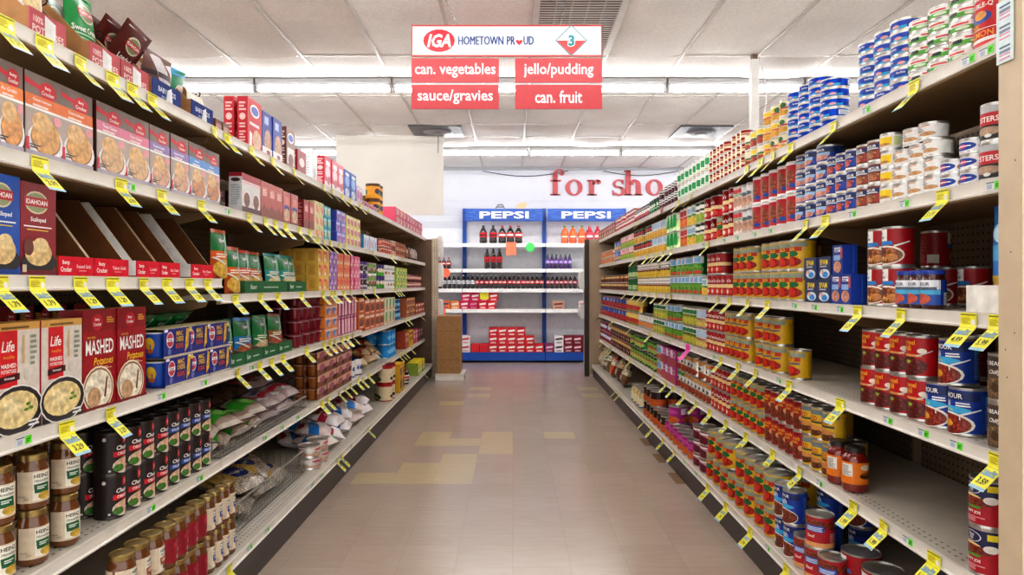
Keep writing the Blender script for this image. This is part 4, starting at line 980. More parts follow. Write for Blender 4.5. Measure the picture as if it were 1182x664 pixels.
bd = [('r', -.4, .66, .1, .95, '#f3f2ee'), T('Dinty', -.13, .88, .09, '#1d2f6b', mw=.38, bold=.018), T('Moore', -.13, .76, .09, '#1d2f6b', mw=.4, bold=.018), ('p', [(-.5, .5), (.2, .53), (.16, .64), (-.5, .62)], '#2f7fc4'), ('f', -.02, .25, .37, .23, '#a8653a')]
for px, Z, z, lab in ((994, 2.2, 0, 'nearest to the red beef cans'), (1020, 2.06, 0, 'overlapping the frame bottom')):
    single('R', 6, 'big stew can with open silver top', 'canned stew', px, (px-CX)*Z/F - XB['R'], lambda: can('large_stew_can', .12, .128, '#a3131f', bd, back=dinb), Z=Z, tail=lab)
single('R', 6, 'blue lidded jar', 'jarred food', 1027, .07, lambda: jar('blue_lid_jar', .095, .108, '#5a2020', '#23409c', '#24479a', djar, lidmat='plastic', neck=.9), Z=1.93, tail='right bottom shelf at the frame edge')
rbf = [('f', .05, .74, .5, .22, '#8a3a24'), ('p', [(-.46, .6), (-.2, .56), (-.2, .68), (-.46, .72)], '#e9e0da'), ('r', .0, .52, .46, .74, '#2b55a8'), ('n', .05, .55, .42, .71, 3, '#cfdcf2'), T('Beef', .16, .37, .11, '#f0dcd0', mw=.3), ('n', -.44, .34, -.1, .4, 1, '#f0dcd0'), ('r', -.5, .0, .5, .16, '#dca066')]
rbb = [('f', 0, .76, .5, .22, '#8a3a24'), ('n', -.4, .2, -.05, .5, 5, '#d9a0a0'), ('r', -.5, 0, .5, .16, '#dca066')]
run('R', 6, 'red chili-beef can', 'canned beans', 951, 911, 3, lambda w: can('beef_bean_can', w, .108, '#b0202c', rbf, back=rbb), .108, [[0, 1, 2], [.9]], spin=.05)
ash = [('r', -.5, .78, .5, .97, '#1a2c62'), T('ARMOUR', -.02, .88, .1, W, mw=.7, bold=.018), T('Hash', -.04, .7, .17, W, mw=.52, bold=.018), ('e', 0, .54, .36, .08, '#3fa9dc'), ('e', 0, .2, .46, .27, '#efece4'), ('f', .04, .2, .4, .23, '#8a4028'), ('e', -.2, .2, .2, .15, '#f3f1ea'), ('e', -.2, .2, .09, .08, '#f0b428')]
mk_ash = lambda w: can('hash_can', w, .118, '#1b3f9c', ash, back=[('n', -.4, .1, -.1, .9, 14, '#5f7cc8'), ('r', .1, .1, .36, .3, '#dfe4f0')])
run('R', 6, 'blue corned-beef-hash can', 'canned meat', 910, 889.5, 2, mk_ash, .118, 2, spin=.06)
for k, (px, xo, z, lab) in enumerate(((958, .19, 0, 'second row, lower, nearest'), (958, .19, .1185, 'second row, upper, nearest'), (934, .19, 0, 'second row, lower, next along'), (934, .19, .1185, 'second row, upper, next along'), (995, .28, 0, 'third row, lower'), (995, .28, .1185, 'third row, upper'))):
    single('R', 6, 'blue hash can', 'canned meat', px, xo, lambda: mk_ash(.088), z0=z, tail=lab + ', right bottom shelf')
run('R', 6, 'large yellow enchilada can', 'canned sauce', 888.5, 811.5, 8, lambda w: mk_en('large_enchilada_can', w*.985, .124), .124, [[0,1,2,3,4,5,6,7],[0,1,2,3,4.6,5.6,6.7]], rows=2, spin=.06)
smr = [('r', -.5, .4, .5, .7, '#d9a0b0'), ('e', 0, .4, .3, .3, '#6b1a34'), ('r', -.3, .74, .3, .92, '#efe4e6')]
run('R', 6, 'small maroon and pink can', VC, 811.5, 797, 2, lambda w: gc('small_beet_can', w, .071, '#9c3a50', smr), .071, 3)
yam = [('r', -.5, .55, -.05, .95, '#e6d5e2'), ('e', .1, .7, .28, .15, '#c24aa0'), ('f', .0, .22, .46, .24, '#d0662a')]
run('R', 6, 'magenta yam can', VC, 796.5, 765, 6, lambda w: gc('yam_can', w, .108, '#a01f7c', yam, parts=True), .108, [[0,1,2,3,4,5],[4]], rows=2)
oyk = [('r', -.5, .5, .5, 1, '#2c1c18'), ('e', -.1, .74, .16, .14, '#e9dfd6'), ('f', 0, .24, .46, .26, '#d2642a')]
run('R', 6, 'orange and black yam can', VC, 765, 741, 5, lambda w: gc('cut_yam_can', w, .108, '#c4592a', oyk, parts=True), .108, [[0,1,2,3,4],[2,3,4]], rows=2)
asj = [('r', -.5, .0, .5, .5, '#2d6fb8'), ('r', -.5, .5, .5, .7, '#f0e6c8'), ('e', .1, .4, .26, .28, '#e9dcb0'), ('e', -.2, .3, .14, .2, '#5b9c4a')]
run('R', 6, 'wide pale jar with silver lid', 'jarred food', 739, 726, 2, lambda w: jar('applesauce_jar', w*.92, .15, '#d9c48a', '#b9b5a8', '#e9dfba', asj, lab=(.12, .62), parts=True, neck=.85), .15, 1)
bgs = [('r', -.5, .55, .5, .9, '#cfd6b0'), ('e', 0, .35, .3, .2, '#e6dcc8'), ('r', -.4, .6, .4, .75, '#4a6a3a')]
bgr2 = [('r', -.5, .4, .5, .8, '#c24a30'), ('e', 0, .6, .3, .16, '#f0e2c4')]
names = ['brown', 'pale green', 'dark brown', 'olive', 'orange-red', 'tan', 'brown and green', 'red', 'cream', 'rust']
bcol = ['#7a5a3c', '#8f8a62', '#5b3f2c', '#7d7448', '#b0522c', '#a88a62', '#6b5a3a', '#a8382c', '#c2b59c', '#8f4a2a']
for k in range(10):
    X = XB['R'] + .09 + .03*(k % 2); Z = Zpx('R', 719 - 3.1*k if k < 9 else 690, X); Z = min(Z, 8.28)
    bart = [('r', -.5, .5, .5, .78, ['#d9d3b8', '#e9e2d0', '#c9b48a'][k % 3]), ('e', 0, .64, .22, .1, ['#3f6a34', '#a8382c', '#3a3a2c'][k % 3]), ('n', -.3, .2, .3, .4, 3, '#d9cdb4')]
    hb = .2 + .025*(k % 3)
    o = pouch('bean_bag', .22, hb, .09, bcol[k], bart, 'foil', lumps=.1, fat=4, seal=.05, back=bart)
    o.rotation_euler = (-.35 - .2*(k % 2), 0, -PI/2 + R.uniform(-.3, .3)); o.location = (X, Z, .163)
    tag(o, f'{names[k]} bean bag at far end of right bottom shelf, {ORD[k]} from near end', 'bagged food', 'bean bags at the far end of the right bottom shelf')
# carton of blue bags by the end post
mb = MB(); mb.box(-.09, .09, -.05, .05, 0, .062, '#eceae4', 'card'); put_art(mb, [('e', .3, .5, .06, .22, '#2a4f9c'), ('e', .3, .5, .045, .16, '#eceae4')], .18, .062, lambda u, v, o: (u, -.05 - o, v))
p = mb.build('white_carton'); X = XL['R'] + .075; place(p, 'R', X, 1.55, 1.053); tag(p, 'white carton on right third shelf beside the tan post', 'carton')
o = pouch('snack_bag', .15, .185, .06, '#1f7fd0', [('r', -.5, .3, .5, .5, '#55b4ea'), ('e', 0, .65, .3, .14, '#bfe2f5'), ('r', -.5, .0, .5, .12, '#c9a13a')]); place(o, 'R', X + .01, 1.555, 1.053 + .0622); tag(o, 'blue snack bag standing in the white carton by the post', 'bagged food')
# ------------------------------------------------------------------ left shelves
def tray(name, w, d, hb, hf, outer, inner, lip, lip_art, wall_art=None, slope=.85, lipmat='card', mid=False):
    """cut-away shipping tray: low printed front lip, tall sloping side walls; front on -Y"""
    w *= .985; mb = MB(); t = .004
    mb.box(-w/2, w/2, -d/2, d/2, 0, .004, inner, 'card')
    mb.box(-w/2, w/2, d/2 - t, d/2, .004, hb, inner, 'card')
    for s in ((-1, 1) if not mid else (-1, 0, 1)):
        x0, x1 = (s*w/2, s*w/2 - s*t) if s else (-t/2, t/2)
        x0, x1 = min(x0, x1), max(x0, x1)
        prof = [(-d/2, .004), (d/2, .004), (d/2, hb), (d/2 - d*(1-slope), hb), (-d/2 + .012, hf), (-d/2, hf)]
        mb.new_layer()
        mb.face([(x0, *p) for p in prof], outer if s <= 0 else inner, 'card'); mb.face([(x1, *p) for p in prof], outer if s > 0 else inner, 'card')
        for i in range(len(prof)):
            p, q = prof[i], prof[(i+1) % len(prof)]
            mb.face([(x0, *p), (x1, *p), (x1, *q), (x0, *q)], '#c9b496', 'card')
    if wall_art:
        put_art(mb, wall_art, d, hb, lambda u, v, o: (-w/2 - o, -u, v), mats={'paper': 'card'})
        put_art(mb, wall_art, d, hb, lambda u, v, o: (w/2 + o, u, v), mats={'paper': 'card'})
    o = mb.build(name)
    m = MB(); m.box(-w/2, w/2, -d/2 - .003, -d/2, 0, hf, lip, lipmat)
    put_art(m, lip_art, w, hf, lambda u, v, off: (u, -d/2 - .003 - off, v), mats={'paper': lipmat})
    m.build('front_lip', o)
    return o
def span(side, lev, p0, p1, sb=.014):
    X = lipx(side, lev) + sb
    return Zpx(side, p0, X), Zpx(side, p1, X)
def tray_at(lev, p0, p1, d, make, label, cat='tray', grp=None):
    a, b = span('L', lev, p0, p1); o = make(b - a)
    place(o, 'L', XL['L'] + .02 + d/2, (a+b)/2, max(shelf_z('L', lev, a), shelf_z('L', lev, b))); tag(o, label, cat, grp)
    return (a + b)/2, b - a, o
def bag_in(lev, Z, back, z, w, h, d, base, art, label, tilt=.12, roll=0, rz=0, name='potato_pouch', grp=None, cat='bagged food', lumps=.0, dz=0):
    o = pouch(name, w, h, d, base, art, lumps=lumps)
    o.location = (-(XL['L'] + back), Z, shelf_z('L', lev, Z) + z); o.rotation_euler = (-tilt, roll, PI/2 + rz)
    tag(o, label, cat, grp); return o
BAR = [('r', -.30, .12, -.04, .36, '#33291f'), ('r', -.285, .14, -.055, .34, '#b08a60')] + [('r', -.27 + k*.03, .15, -.27 + k*.03 + .012*(1 + k % 2), .33, '#33291f') for k in range(7)]
wallart = BAR + [T('Garlic', -.22, .62, .13, '#33291f', mw=.4), T('Reds', -.22, .47, .08, '#33291f', mw=.3)]
pot = [T('100% REAL', -.1, .66, .24, '#f0dcd8', mw=.6), T('POTATOES', -.0, .3, .28, '#f0dcd8', mw=.85), ('p', [(-.1, .0), (.2, .0), (.2, .8), (-.1, .95)], '#eaeaea')]
babyart = [T('BABY REDS', 0, .6, .26, '#dfe3ee', mw=.85), T('POTATOES', .0, .25, .16, '#b9c4dc', mw=.7), ('p', [(-.05, .0), (.2, .0), (.15, .9), (0, .7)], '#e4e6ea')]
G = 'potato pouch trays on the left top shelf'
cases = [(35, 78, '#bd6268', pot), (105, 140, '#bd6268', pot), (141, 173, '#b85c62', pot), (177, 210, '#34457f', babyart), (222, 247, '#34457f', babyart)]
zc = []
for k, (a, b, lip, art) in enumerate(cases):
    zc.append(tray_at(1, a, b, .30, lambda w: tray('pouch_tray', w, .30, .20, .062, '#a67c54', '#8d6642', lip, art, wallart, slope=.5), f'brown card tray with {"pink" if k < 3 else "blue"} printed lip, {ORD[k]} from near end of left top shelf', 'tray', G)[:2])
def idart(strip, food, low='#5b2214', t='Loaded', logo=True):
    return [('r', -.5, .0, .5, .3, low), ('f', -.05, .16, .34, .14, food), ('e', 0, .72, .26, .13, '#cfc9b4'), ('e', 0, .72, .22, .105, '#7d8a62'), ('r', -.26, .675, .26, .765, '#b5202c'), T('IDAHOAN', 0, .72, .05, W, mw=.46, bold=.018), T(t, -.06, .5, .075, W, mw=.72, bold=.018), ('r', -.36, .42, .34, .44, strip), ('n', -.3, .32, .3, .4, 3, strip), ('r', -.4, .93, .3, .945, '#e7e4e0')]
redp = [('p', [(-.5, .3), (.5, .2), (.5, .8), (-.2, .9)], '#e9e4e2'), ('e', -.1, .4, .25, .14, '#e6cf9a', 'food'), ('r', -.5, .0, .5, .16, '#dcdcdc'), ('e', .1, .75, .25, .1, '#c9c9b4')]
Z0, w0 = zc[0]; bag_in(1, Z0 - .01, .06, .0045, w0*.75, .2, .05, '#c2222c', redp, 'red and white potato pouch in the first tray of the top shelf', tilt=.05)
bag_in(1, Z0 + .02, .13, .0045, w0*.75, .2, .05, '#d8d3cd', redp, 'white potato pouch behind the red one in the first tray', tilt=.05)
Z1, w1 = zc[1]
bag_in(1, Z1 + .0, .08, .0045, w1*.88, .205, .045, '#1d8a45', idart('#a9d8b0', '#e7d9a8', '#1b7a3c', 'Sweet Cream'), 'bright green potato pouch in the second tray', tilt=.06)
bag_in(1, Z1 - .015, .15, .0045, w1*.8, .2, .045, '#0f5b50', idart('#9cc8bc', '#e0d4a4', '#0d4f45', 'Roasted'), 'dark teal potato pouch behind the green one', tilt=.1, roll=.1)
Z2, w2 = zc[2]
for k, (dz, bk, rl) in enumerate(((.03, .125, .16), (-.0, .165, .12), (-.03, .205, .08))):
    bag_in(1, Z2 + dz - .01, bk, .012, w2*.9, .2, .028, '#57201c', idart('#d08a50', '#d9b98a', '#7d2f17'), f'dark brown potato pouch leaning in the third tray, {ORD[k]} from the aisle', tilt=-.5, roll=rl, grp='brown pouches in the third tray')
Z3, w3 = zc[3]
bag_in(1, Z3, .06, .0045, w3*.9, .15, .06, '#6b463e', [('f', .05, .3, .3, .2, '#e0c49a'), ('p', [(-.4, .9), (-.1, .95), (.2, .3), (-.1, .2)], '#c9c3c8'), ('r', -.5, .5, .2, .6, '#3f2a2e'), ('p', [(.0, .8), (.4, .9), (.2, .6)], '#e6e0e2')], 'shiny brown potato pouch in the blue-lipped tray', tilt=-.1)
bag_in(1, Z3 + .03, .13, .0045, w3*.85, .15, .05, '#a07a6a', [('e', 0, .6, .3, .2, '#ddd2d0')], 'second shiny pouch behind it in the blue-lipped tray', tilt=.05)
Z4, w4 = zc[4]
bag_in(1, Z4 - .06, .13, .0045, w4*.85, .17, .05, '#1f8a5c', [('r', -.5, .88, .5, 1, '#3fa3d8'), ('e', .1, .62, .24, .12, '#d5c9bb'), ('f', -.1, .2, .3, .14, '#e9e6dc'), ('n', -.3, .36, .3, .46, 3, '#cfe6d8')], 'green potato pouch with blue top edge in the last tray', tilt=-.35, roll=-.1)
bag_in(1, Z4 + .02, .05, .0045, w4*.7, .1, .05, '#e8e4da', [('f', 0, .5, .4, .4, '#efe9dc')], 'small white pouch at the front of the last tray', tilt=.05)

# cartons on the upper left shelves
def bigbox(nm, w, d, h, base, art, **k): return box(nm, w, d, h, base, art, **k)
sidetxt = lambda c: [('n', -.34, .72, .34, .92, 3, c), ('e', 0, .6, .3, .07, c), ('n', -.3, .38, .3, .5, 2, c), ('n', -.3, .06, .3, .34, 5, c)]
cerr = [('e', 0, .78, .32, .13, W), ('e', 0, .78, .26, .09, '#4a63b4'), ('r', -.36, .47, .3, .53, '#f0d8dc'), ('f', .14, .22, .3, .2, '#d9a888'), ('p', [(-.4, 0), (-.22, 0), (-.2, .3), (-.38, .34)], '#f2e9e6'), ('r', -.5, 0, .5, .06, '#f0c9cc')]
run('L', 1, 'small brown dessert carton', 'boxed food', 249, 264, 2, lambda w: box('small_brown_carton', w, .05, .05, '#6d4034', [('r', -.4, .3, .4, .7, '#a98478')]), .05, 1, d=.05, sb=.03)
for k, back in enumerate((.0, .055)):
    X = XL['L'] + .016 + .02 + back; a, b = span('L', 1, 286, 302.5)
    o = box('tall_red_carton', b - a, .042, .205, '#c0182a', cerr, near=sidetxt('#efc6c6'), side='#c0182a'); place(o, 'L', X, (a+b)/2, 1.676); tag(o, f'tall red dessert-mix carton on left top shelf, {["at the shelf edge", "behind the first"][k]}', 'boxed food')
bluc = [('f', .06, .32, .36, .3, '#b98a6a'), ('r', -.5, 0, .5, .2, '#e6dede'), ('r', -.3, .72, .1, .9, '#9fb4e0'), ('e', .1, .1, .2, .05, '#8a3a3a')]
run('L', 1, 'tall blue dessert-mix carton', 'boxed food', 303.5, 325.5, 2, lambda w: box('tall_blue_carton', w, .042, .19, '#2a3f9c', bluc, near=sidetxt('#9fb0e4')), .19, 1, d=.042)
brnc = [('e', 0, .76, .34, .13, '#e9e6ee'), ('e', 0, .76, .28, .09, '#5b74c0'), ('r', -.4, .1, .4, .5, '#ddd3cf'), ('f', 0, .2, .3, .16, '#8a4a38')]
run('L', 1, 'tall brown dessert-mix carton', 'boxed food', 330.5, 340.5, 1, lambda w: box('tall_brown_carton', w, .04, .19, '#8d7068', brnc, near=sidetxt('#d9b9a0'), side='#5b2a22'), .19, 1, d=.042)
run('L', 1, 'dark red carton with white marks', 'boxed food', 343, 353, 1, lambda w: box('red_marked_carton', w, .05, .115, '#8f1622', [('e', 0, .5, .3, .2, '#e8cfd0')], near=[('e', 0, .7, .3, .12, '#e9d9d9'), ('n', -.3, .1, .3, .5, 4, '#e9b9bc')]), .115, 1, d=.05)
run('L', 1, 'white pudding carton', 'boxed food', 360, 366, 1, lambda w: box('white_carton', w, .06, .165, '#e9ebee', [('r', -.4, .5, .4, .9, '#f6f6f6'), ('n', -.3, .1, .3, .4, 5, '#b8bcc6')], near=[('n', -.3, .2, .3, .8, 7, '#c2c6d0')]), .165, 1, d=.06)
pinkc = [('r', -.5, .0, .5, .2, '#f4e9ec'), ('e', 0, .5, .36, .2, '#f3d9e0'), ('f', .1, .24, .24, .14, '#d9828e'), ('r', -.3, .7, .3, .86, '#f6eef0')]
run('L', 1, 'pink dessert carton', 'boxed food', 375, 396.5, 3, lambda w: box('pink_carton', w, .05, .18, '#d9556f', pinkc, near=sidetxt('#e9c2c4'), side='#b01a2c'), .18, 1, d=.05)
run('L', 1, 'blue gelatin carton', 'boxed food', 397.5, 411, 2, lambda w: box('blue_gelatin_carton', w, .05, .178, '#2f56b4', [('e', 0, .6, .36, .2, '#8fb4e8'), ('f', 0, .2, .36, .16, '#cfd9ee'), ('r', -.3, .8, .3, .9, '#dfe8f6')], near=[('r', -.4, .1, .4, .9, '#2448a4')]), .178, 1, d=.05)
run('L', 1, 'lilac dessert carton', 'boxed food', 411.5, 418.5, 2, lambda w: box('lilac_carton', w, .05, .12, '#d3b9cf', [('e', 0, .5, .34, .25, '#b46a94'), ('r', -.3, .78, .3, .92, '#f0e6ee')]), .12, 1, d=.05)
run('L', 1, 'small pink pudding cup', 'pudding cup', 412, 438, 9, lambda w: can('small_pudding_cup', w*.95, .045, '#d98fa4', [('r', -.5, .4, .5, .7, '#f0dde2'), ('e', 0, .5, .2, .2, '#9c3a5a')], parts=False, seg=14, rim='#e6d5da'), .045, 1)
for k, px in enumerate((424, 429, 434)):
    a, b = span('L', 1, px - 2.0, px + 2.0, .07)
    o = tray('lean_tray', b - a, .18, .16, .03, '#a98560', '#8f6b48', '#b9946c', [], slope=.35); place(o, 'L', XL['L'] + .07 + .09 + .002*k, (a+b)/2, 1.676)
    tag(o, f'cut brown card tray on left top shelf, {ORD[k]} from near end of three', 'tray', 'cut card trays left top shelf')
tubart = [('e', .1, .45, .22, .26, '#4a5a2c'), ('e', -.2, .5, .14, .2, '#4a3a5c'), ('e', -.05, .3, .12, .12, '#7d8a2c'), ('r', -.5, .86, .5, 1, '#5b3a2a')]
run('L', 1, 'yellow fruit tub with brown rim', 'tub', 437.5, 444, 2, lambda w: can('fruit_tub', w*.98, .125, '#eda41c', tubart, back=tubart, rim='#6b4326'), .125, 2, spin=.4)
run('L', 1, 'pink and tan snack carton', 'boxed food', 456.5, 487.5, 4, lambda w: box('pink_snack_carton', w, .12, .075, '#cf4a6a', [('e', -.1, .5, .2, .4, '#d9b08a'), ('r', .15, .2, .4, .8, '#f0d5dc'), ('e', -.1, .5, .1, .2, '#8a5a3a')]), .075, 2, d=.12)
pb = bottle('green_bottle', .07, .2, '#d9eee0', '#1fa05a', '#2ba862'); place(pb, 'L', 1.20, 8.2, 1.676); tag(pb, 'small clear bottle with green label at far end of left top shelf', 'bottle')

def bc(strip, t, food='#d9a66a'):
    return [('r', -.5, .62, .5, 1, '#7d6d66'), ('p', [(-.5, .86), (-.5, .93), (-.1, .87), (-.1, .82)], '#c9182a'), ('e', .12, .83, .25, .11, '#c9182a'), T('Betty', .12, .865, .05, W, mw=.3, bold=.018), T('Crocker', .12, .80, .05, W, mw=.38, bold=.018),
            ('r', -.5, .6, .5, .74, strip), T(t, -.05, .685, .045, W, mw=.8, bold=.018), ('n', -.3, .61, .3, .65, 1, '#f3e3dc'), ('r', -.5, .57, .5, .6, W), ('r', -.5, .12, .5, .57, '#b3a59c'),
            ('e', .05, .2, .5, .24, '#ecebee'), ('e', .05, .24, .42, .2, '#8d6a50'), ('f', .05, .27, .4, .21, food), ('f', -.06, .43, .28, .12, '#e6bd84'), ('e', .36, .5, .12, .06, '#e5a0a4'), ('r', -.5, 0, .5, .07, '#a9a1ad'), ('n', -.4, .1, -.1, .16, 2, '#4a3a3a'), ('r', -.5, .07, -.42, .22, '#c9283a')]
bnear = [('r', -.5, .0, .5, 1, '#4a2420'), ('n', -.3, .3, .3, .8, 8, '#8a5a54')]
flav = [('#f08a4a', 'Au Gratin', '#e0a060', 3), ('#e0763c', 'Cheesy Scalloped', '#dba868', 0), ('#d9809c', 'Three Cheese', '#d8b488', 0), ('#8f78b4', 'Roasted Garlic', '#d4a888', 0), ('#5a94d6', 'Scalloped', '#c98f66', 0)]
segs = [(0, -4, 27, 1, 'orange-strip au gratin'), (1, 28, 107, 2, 'orange-strip cheesy scalloped'), (2, 110, 172, 2, 'pink-strip'), (3, 172.5, 217, 2, 'purple-strip'), (4, 217.5, 254, 2, 'blue-strip')]
for fi, a, b, n, nm in segs:
    run('L', 2, nm + ' potato carton', 'boxed food', a, b, n, lambda w: box('potato_carton', w, .05, .188, '#a89a94', bc(flav[fi][0], flav[fi][1], flav[fi][2]), near=bnear, side='#4a2420'), .188, 1, d=.05)
for k, px in enumerate((248, 262, 271)):
    single('L', 2, f'dark red carton at the back of the gap, {ORD[k]} from near end', 'boxed food', px, .30, lambda: box('back_carton', .1, .05, .15, '#5b1a1c', bc('#8a4a4a', 'Potatoes', '#8a6040')))
wrd = [('r', -.5, .82, .5, 1, '#a81f30'), ('r', -.4, .74, .4, .8, '#e5b9bc'), ('e', .0, .34, .4, .24, '#e9e2dc'), ('f', .0, .34, .32, .19, '#8a5a48'), ('r', -.5, .0, .5, .16, '#5b3a40')]
run('L', 2, 'white carton with red top', 'boxed food', 279.5, 301, 2, lambda w: box('red_top_carton', w, .052, .158, '#dcdbdc', wrd, near=[('r', -.5, .9, .5, 1, '#a81f30'), ('e', 0, .82, .36, .05, '#3a2a2a'), ('n', -.36, .2, .36, .72, 9, '#aab0ba')]), .158, 1, d=.05)
sal = [('r', -.3, .6, .3, .84, '#d98a84'), ('p', [(-.5, .2), (-.1, .4), (.3, .25), (.5, .38), (.5, 0), (-.5, 0)], '#8a5040'), ('n', -.3, .62, .3, .8, 3, '#f0cfc4')]
run('L', 2, 'salmon-brown mix carton', 'boxed food', 301.5, 327, 3, lambda w: box('salmon_carton', w, .05, .158, '#b96058', sal), .158, 1, d=.05)
sal2 = sal[:1] + [('e', 0, .5, .4, .08, '#3a4f9c'), ('f', 0, .28, .36, .2, '#d9c09c'), ('r', -.5, 0, .5, .08, '#6b3a3a')]
run('L', 2, 'salmon carton with blue ribbon', 'boxed food', 327.5, 343.5, 2, lambda w: box('ribbon_carton', w, .05, .152, '#c4736c', sal2), .152, 1, d=.05)
run('L', 2, 'brick-red mix carton', 'boxed food', 351, 362.5, 2, lambda w: box('brick_carton', w, .055, .15, '#b35650', sal, near=sidetxt('#c98a84'), side='#7a1a22'), .15, 1, d=.055)
stk = lambda c1, c2, c3: [('e', .05, .45, .3, .28, c1), ('r', -.4, .66, .3, .88, c2), ('f', .2, .25, .2, .18, c3)]
run('L', 2, 'cream gelatin carton', 'boxed food', 363, 373.5, 2, lambda w: box('cream_gelatin_carton', w, .05, .066, '#e6d9a6', stk('#e79a6a', '#c9d59a', '#d98a9c')), .066, 3, d=.05)
run('L', 2, 'teal gelatin carton', 'boxed food', 374, 382, 2, lambda w: box('teal_gelatin_carton', w, .05, .064, '#2f9cb4', stk('#e8d36a', '#bfe4e6', '#6ac4c8')), .064, 3, d=.05)
run('L', 2, 'periwinkle gelatin carton', 'boxed food', 388.5, 399, 2, lambda w: box('periwinkle_carton', w, .075, .066, '#8a8ad6', stk('#b06ab0', '#d5d5f2', '#d9a0c4'), near=[('r', -.4, .1, .4, .9, '#3a4aa8')], side='#4a56b0'), .066, 3, d=.075)
run('L', 2, 'yellow and pink gelatin carton', 'boxed food', 399.5, 416, 4, lambda w: box('pastel_gelatin_carton', w, .06, .064, '#e6d884', stk('#d97aa4', '#f0ecc4', '#c46a8a')), .064, 3, d=.06)
run('L', 2, 'pale blue ice-pop carton', 'boxed food', 420, 435, 5, lambda w: box('pale_blue_carton', w, .08, .105, '#c9dcee', [('e', 0, .4, .14, .3, '#d9545c'), ('r', -.4, .78, .4, .95, '#f3f6fa')], near=[('r', -.4, .1, .4, .9, '#2f86c4')], side='#3a8cc8'), .105, 1, d=.08)
run('L', 2, 'small orange tub', 'tub', 436, 442, 1, lambda w: can('orange_tub', w, .058, '#e09a1c', tubart, parts=False, rim='#d98a1c', seg=16), .058, [[0]], sb=.05, )
pkc = [('r', -.4, .3, .4, .8, '#e6b9a6'), ('e', 0, .4, .3, .2, '#b0503c')]
run('L', 2, 'pink-brown pudding can', 'canned pudding', 442.5, 453, 4, lambda w: can('pudding_can', w*.98, .062, '#c4665a', pkc, parts=False, seg=16), .062, 2)
run('L', 2, 'white-lidded tan canister', 'canister', 453, 458, 1, lambda w: can('tan_canister', w*.98, .135, '#c9a08c', [('e', 0, .5, .4, .2, '#8a4a3a')], rim='#eeeeee', seg=18), .135, 1)
run('L', 2, 'brown dessert cup', 'pudding cup', 458, 469, 4, lambda w: can('dessert_cup', w*.98, .068, '#b5744e', [('r', -.5, .3, .5, .7, '#e2c4a4'), ('e', 0, .5, .3, .2, '#8a3f2a')], parts=False, seg=16, rim='#d9c4ac'), .068, 2)
for k, px in enumerate((467, 471.5, 475, 478)):
    X = XL['L'] + .09; Z = Zpx('L', px, X)
    o = pouch('topping_bag', .12, .15, .06, ['#7a5548', '#8a5f4c', '#b9a8a0', '#a89a98'][k], [('e', 0, .6, .3, .15, '#d5c4ba'), ('r', -.5, .1, .5, .25, '#4a2f26')]); place(o, 'L', X, Z, shelf_z('L', 2, Z)); tag(o, f'{["brown", "brown", "pale", "grey"][k]} dessert-topping bag at far end of left second shelf, {ORD[k]} along', 'bagged food', 'topping bags on the left second shelf')

# third level
ida = lambda base, t1: [('e', -.06, .79, .33, .125, '#d5c9a8'), ('e', -.06, .79, .30, .105, '#8f9a74'), ('r', -.4, .745, .28, .845, '#b32530'), T('IDAHOAN', -.06, .795, .055, W, mw=.6, bold=.018), T(t1, -.02, .6, .062, W, mw=.72, bold=.018), ('n', -.42, .52, .36, .545, 1, W), ('n', -.34, .485, .26, .505, 1, '#e6c43c'),
      ('e', 0, .14, .5, .13, '#2b292c'), ('f', -.02, .24, .38, .14, '#e3c48a'), ('f', .04, .33, .22, .08, '#ecd39c'), ('e', -.3, .3, .14, .09, '#6b3a34'), ('r', -.5, 0, .5, .055, base), ('r', -.47, .03, -.36, .11, '#d9c9b0')]
run('L', 3, 'blue cheesy-scalloped potato carton', 'boxed food', -16, 24, 1, lambda w: box('scalloped_potato_carton', w, .05, .212, '#1b50a8', ida('#163f8a', 'Scalloped'), top='#2a66c4', near=[('n', -.3, .2, .3, .8, 10, '#7fa4dc')]), .212, 1, d=.05)
run('L', 3, 'maroon scalloped potato carton', 'boxed food', 24.5, 66, 1, lambda w: box('scalloped_potato_carton', w, .05, .207, '#8a1a28', ida('#6b1420', 'Scalloped'), top='#9c2a34', near=[('n', -.3, .2, .3, .8, 10, '#c98a90')]), .207, 1, d=.05)
bcl = lambda t: [T('Betty', -.3, .66, .26, W, mw=.24, bold=.018), T('Crocker', -.3, .33, .26, W, mw=.3, bold=.018), T(t, .2, .5, .2, '#f2d9d9', mw=.42), ('n', .05, .25, .36, .32, 1, '#e9a9ac')]
for k, (a, b, t, oc) in enumerate(((69, 110, 'Roasted Garlic', '#8d6a48'), (110.5, 150, 'Yukon Gold', '#e3e1de'), (159, 186, 'Loaded', '#e3e1de'), (186.5, 209, 'Sour Cream', '#8d6a48'), (222, 247, 'Four Cheese', '#e3e1de'))):
    tray_at(3, a, b, .34, lambda w: tray('empty_tray', w, .34, .214, .047, oc, '#70482a', '#cf1f34', bcl(t), slope=.4), f'empty brown card tray with red printed lip, {ORD[k]} from near end of left third shelf', 'tray', 'empty red-lipped trays, left third shelf')
kn = lambda c2, food: [('r', -.5, .55, .5, .93, '#14703a'), ('e', 0, .78, .36, .1, '#0f5a2e'), T('Knorr', 0, .78, .085, W, mw=.6, bold=.018, rot=.08), ('r', -.5, .4, .5, .56, c2), ('n', -.36, .43, .3, .53, 2, '#f3e9d9'), ('f', .0, .2, .46, .2, food), ('p', [(-.5, .42), (-.42, .44), (.1, .3), (.05, .27)], '#dcdcdc'), ('p', [(.15, .95), (.28, .95), (.0, .45), (-.05, .5)], '#8fbfa4')]
run('L', 3, 'large green and orange pasta pouch', 'bagged food', 249, 282, 2, lambda w: pouch('pasta_pouch', w*.98, .183, .045, '#b3501f', kn('#d9622a', '#d9b04a')), .183, 1, d=.045, sb=.02)
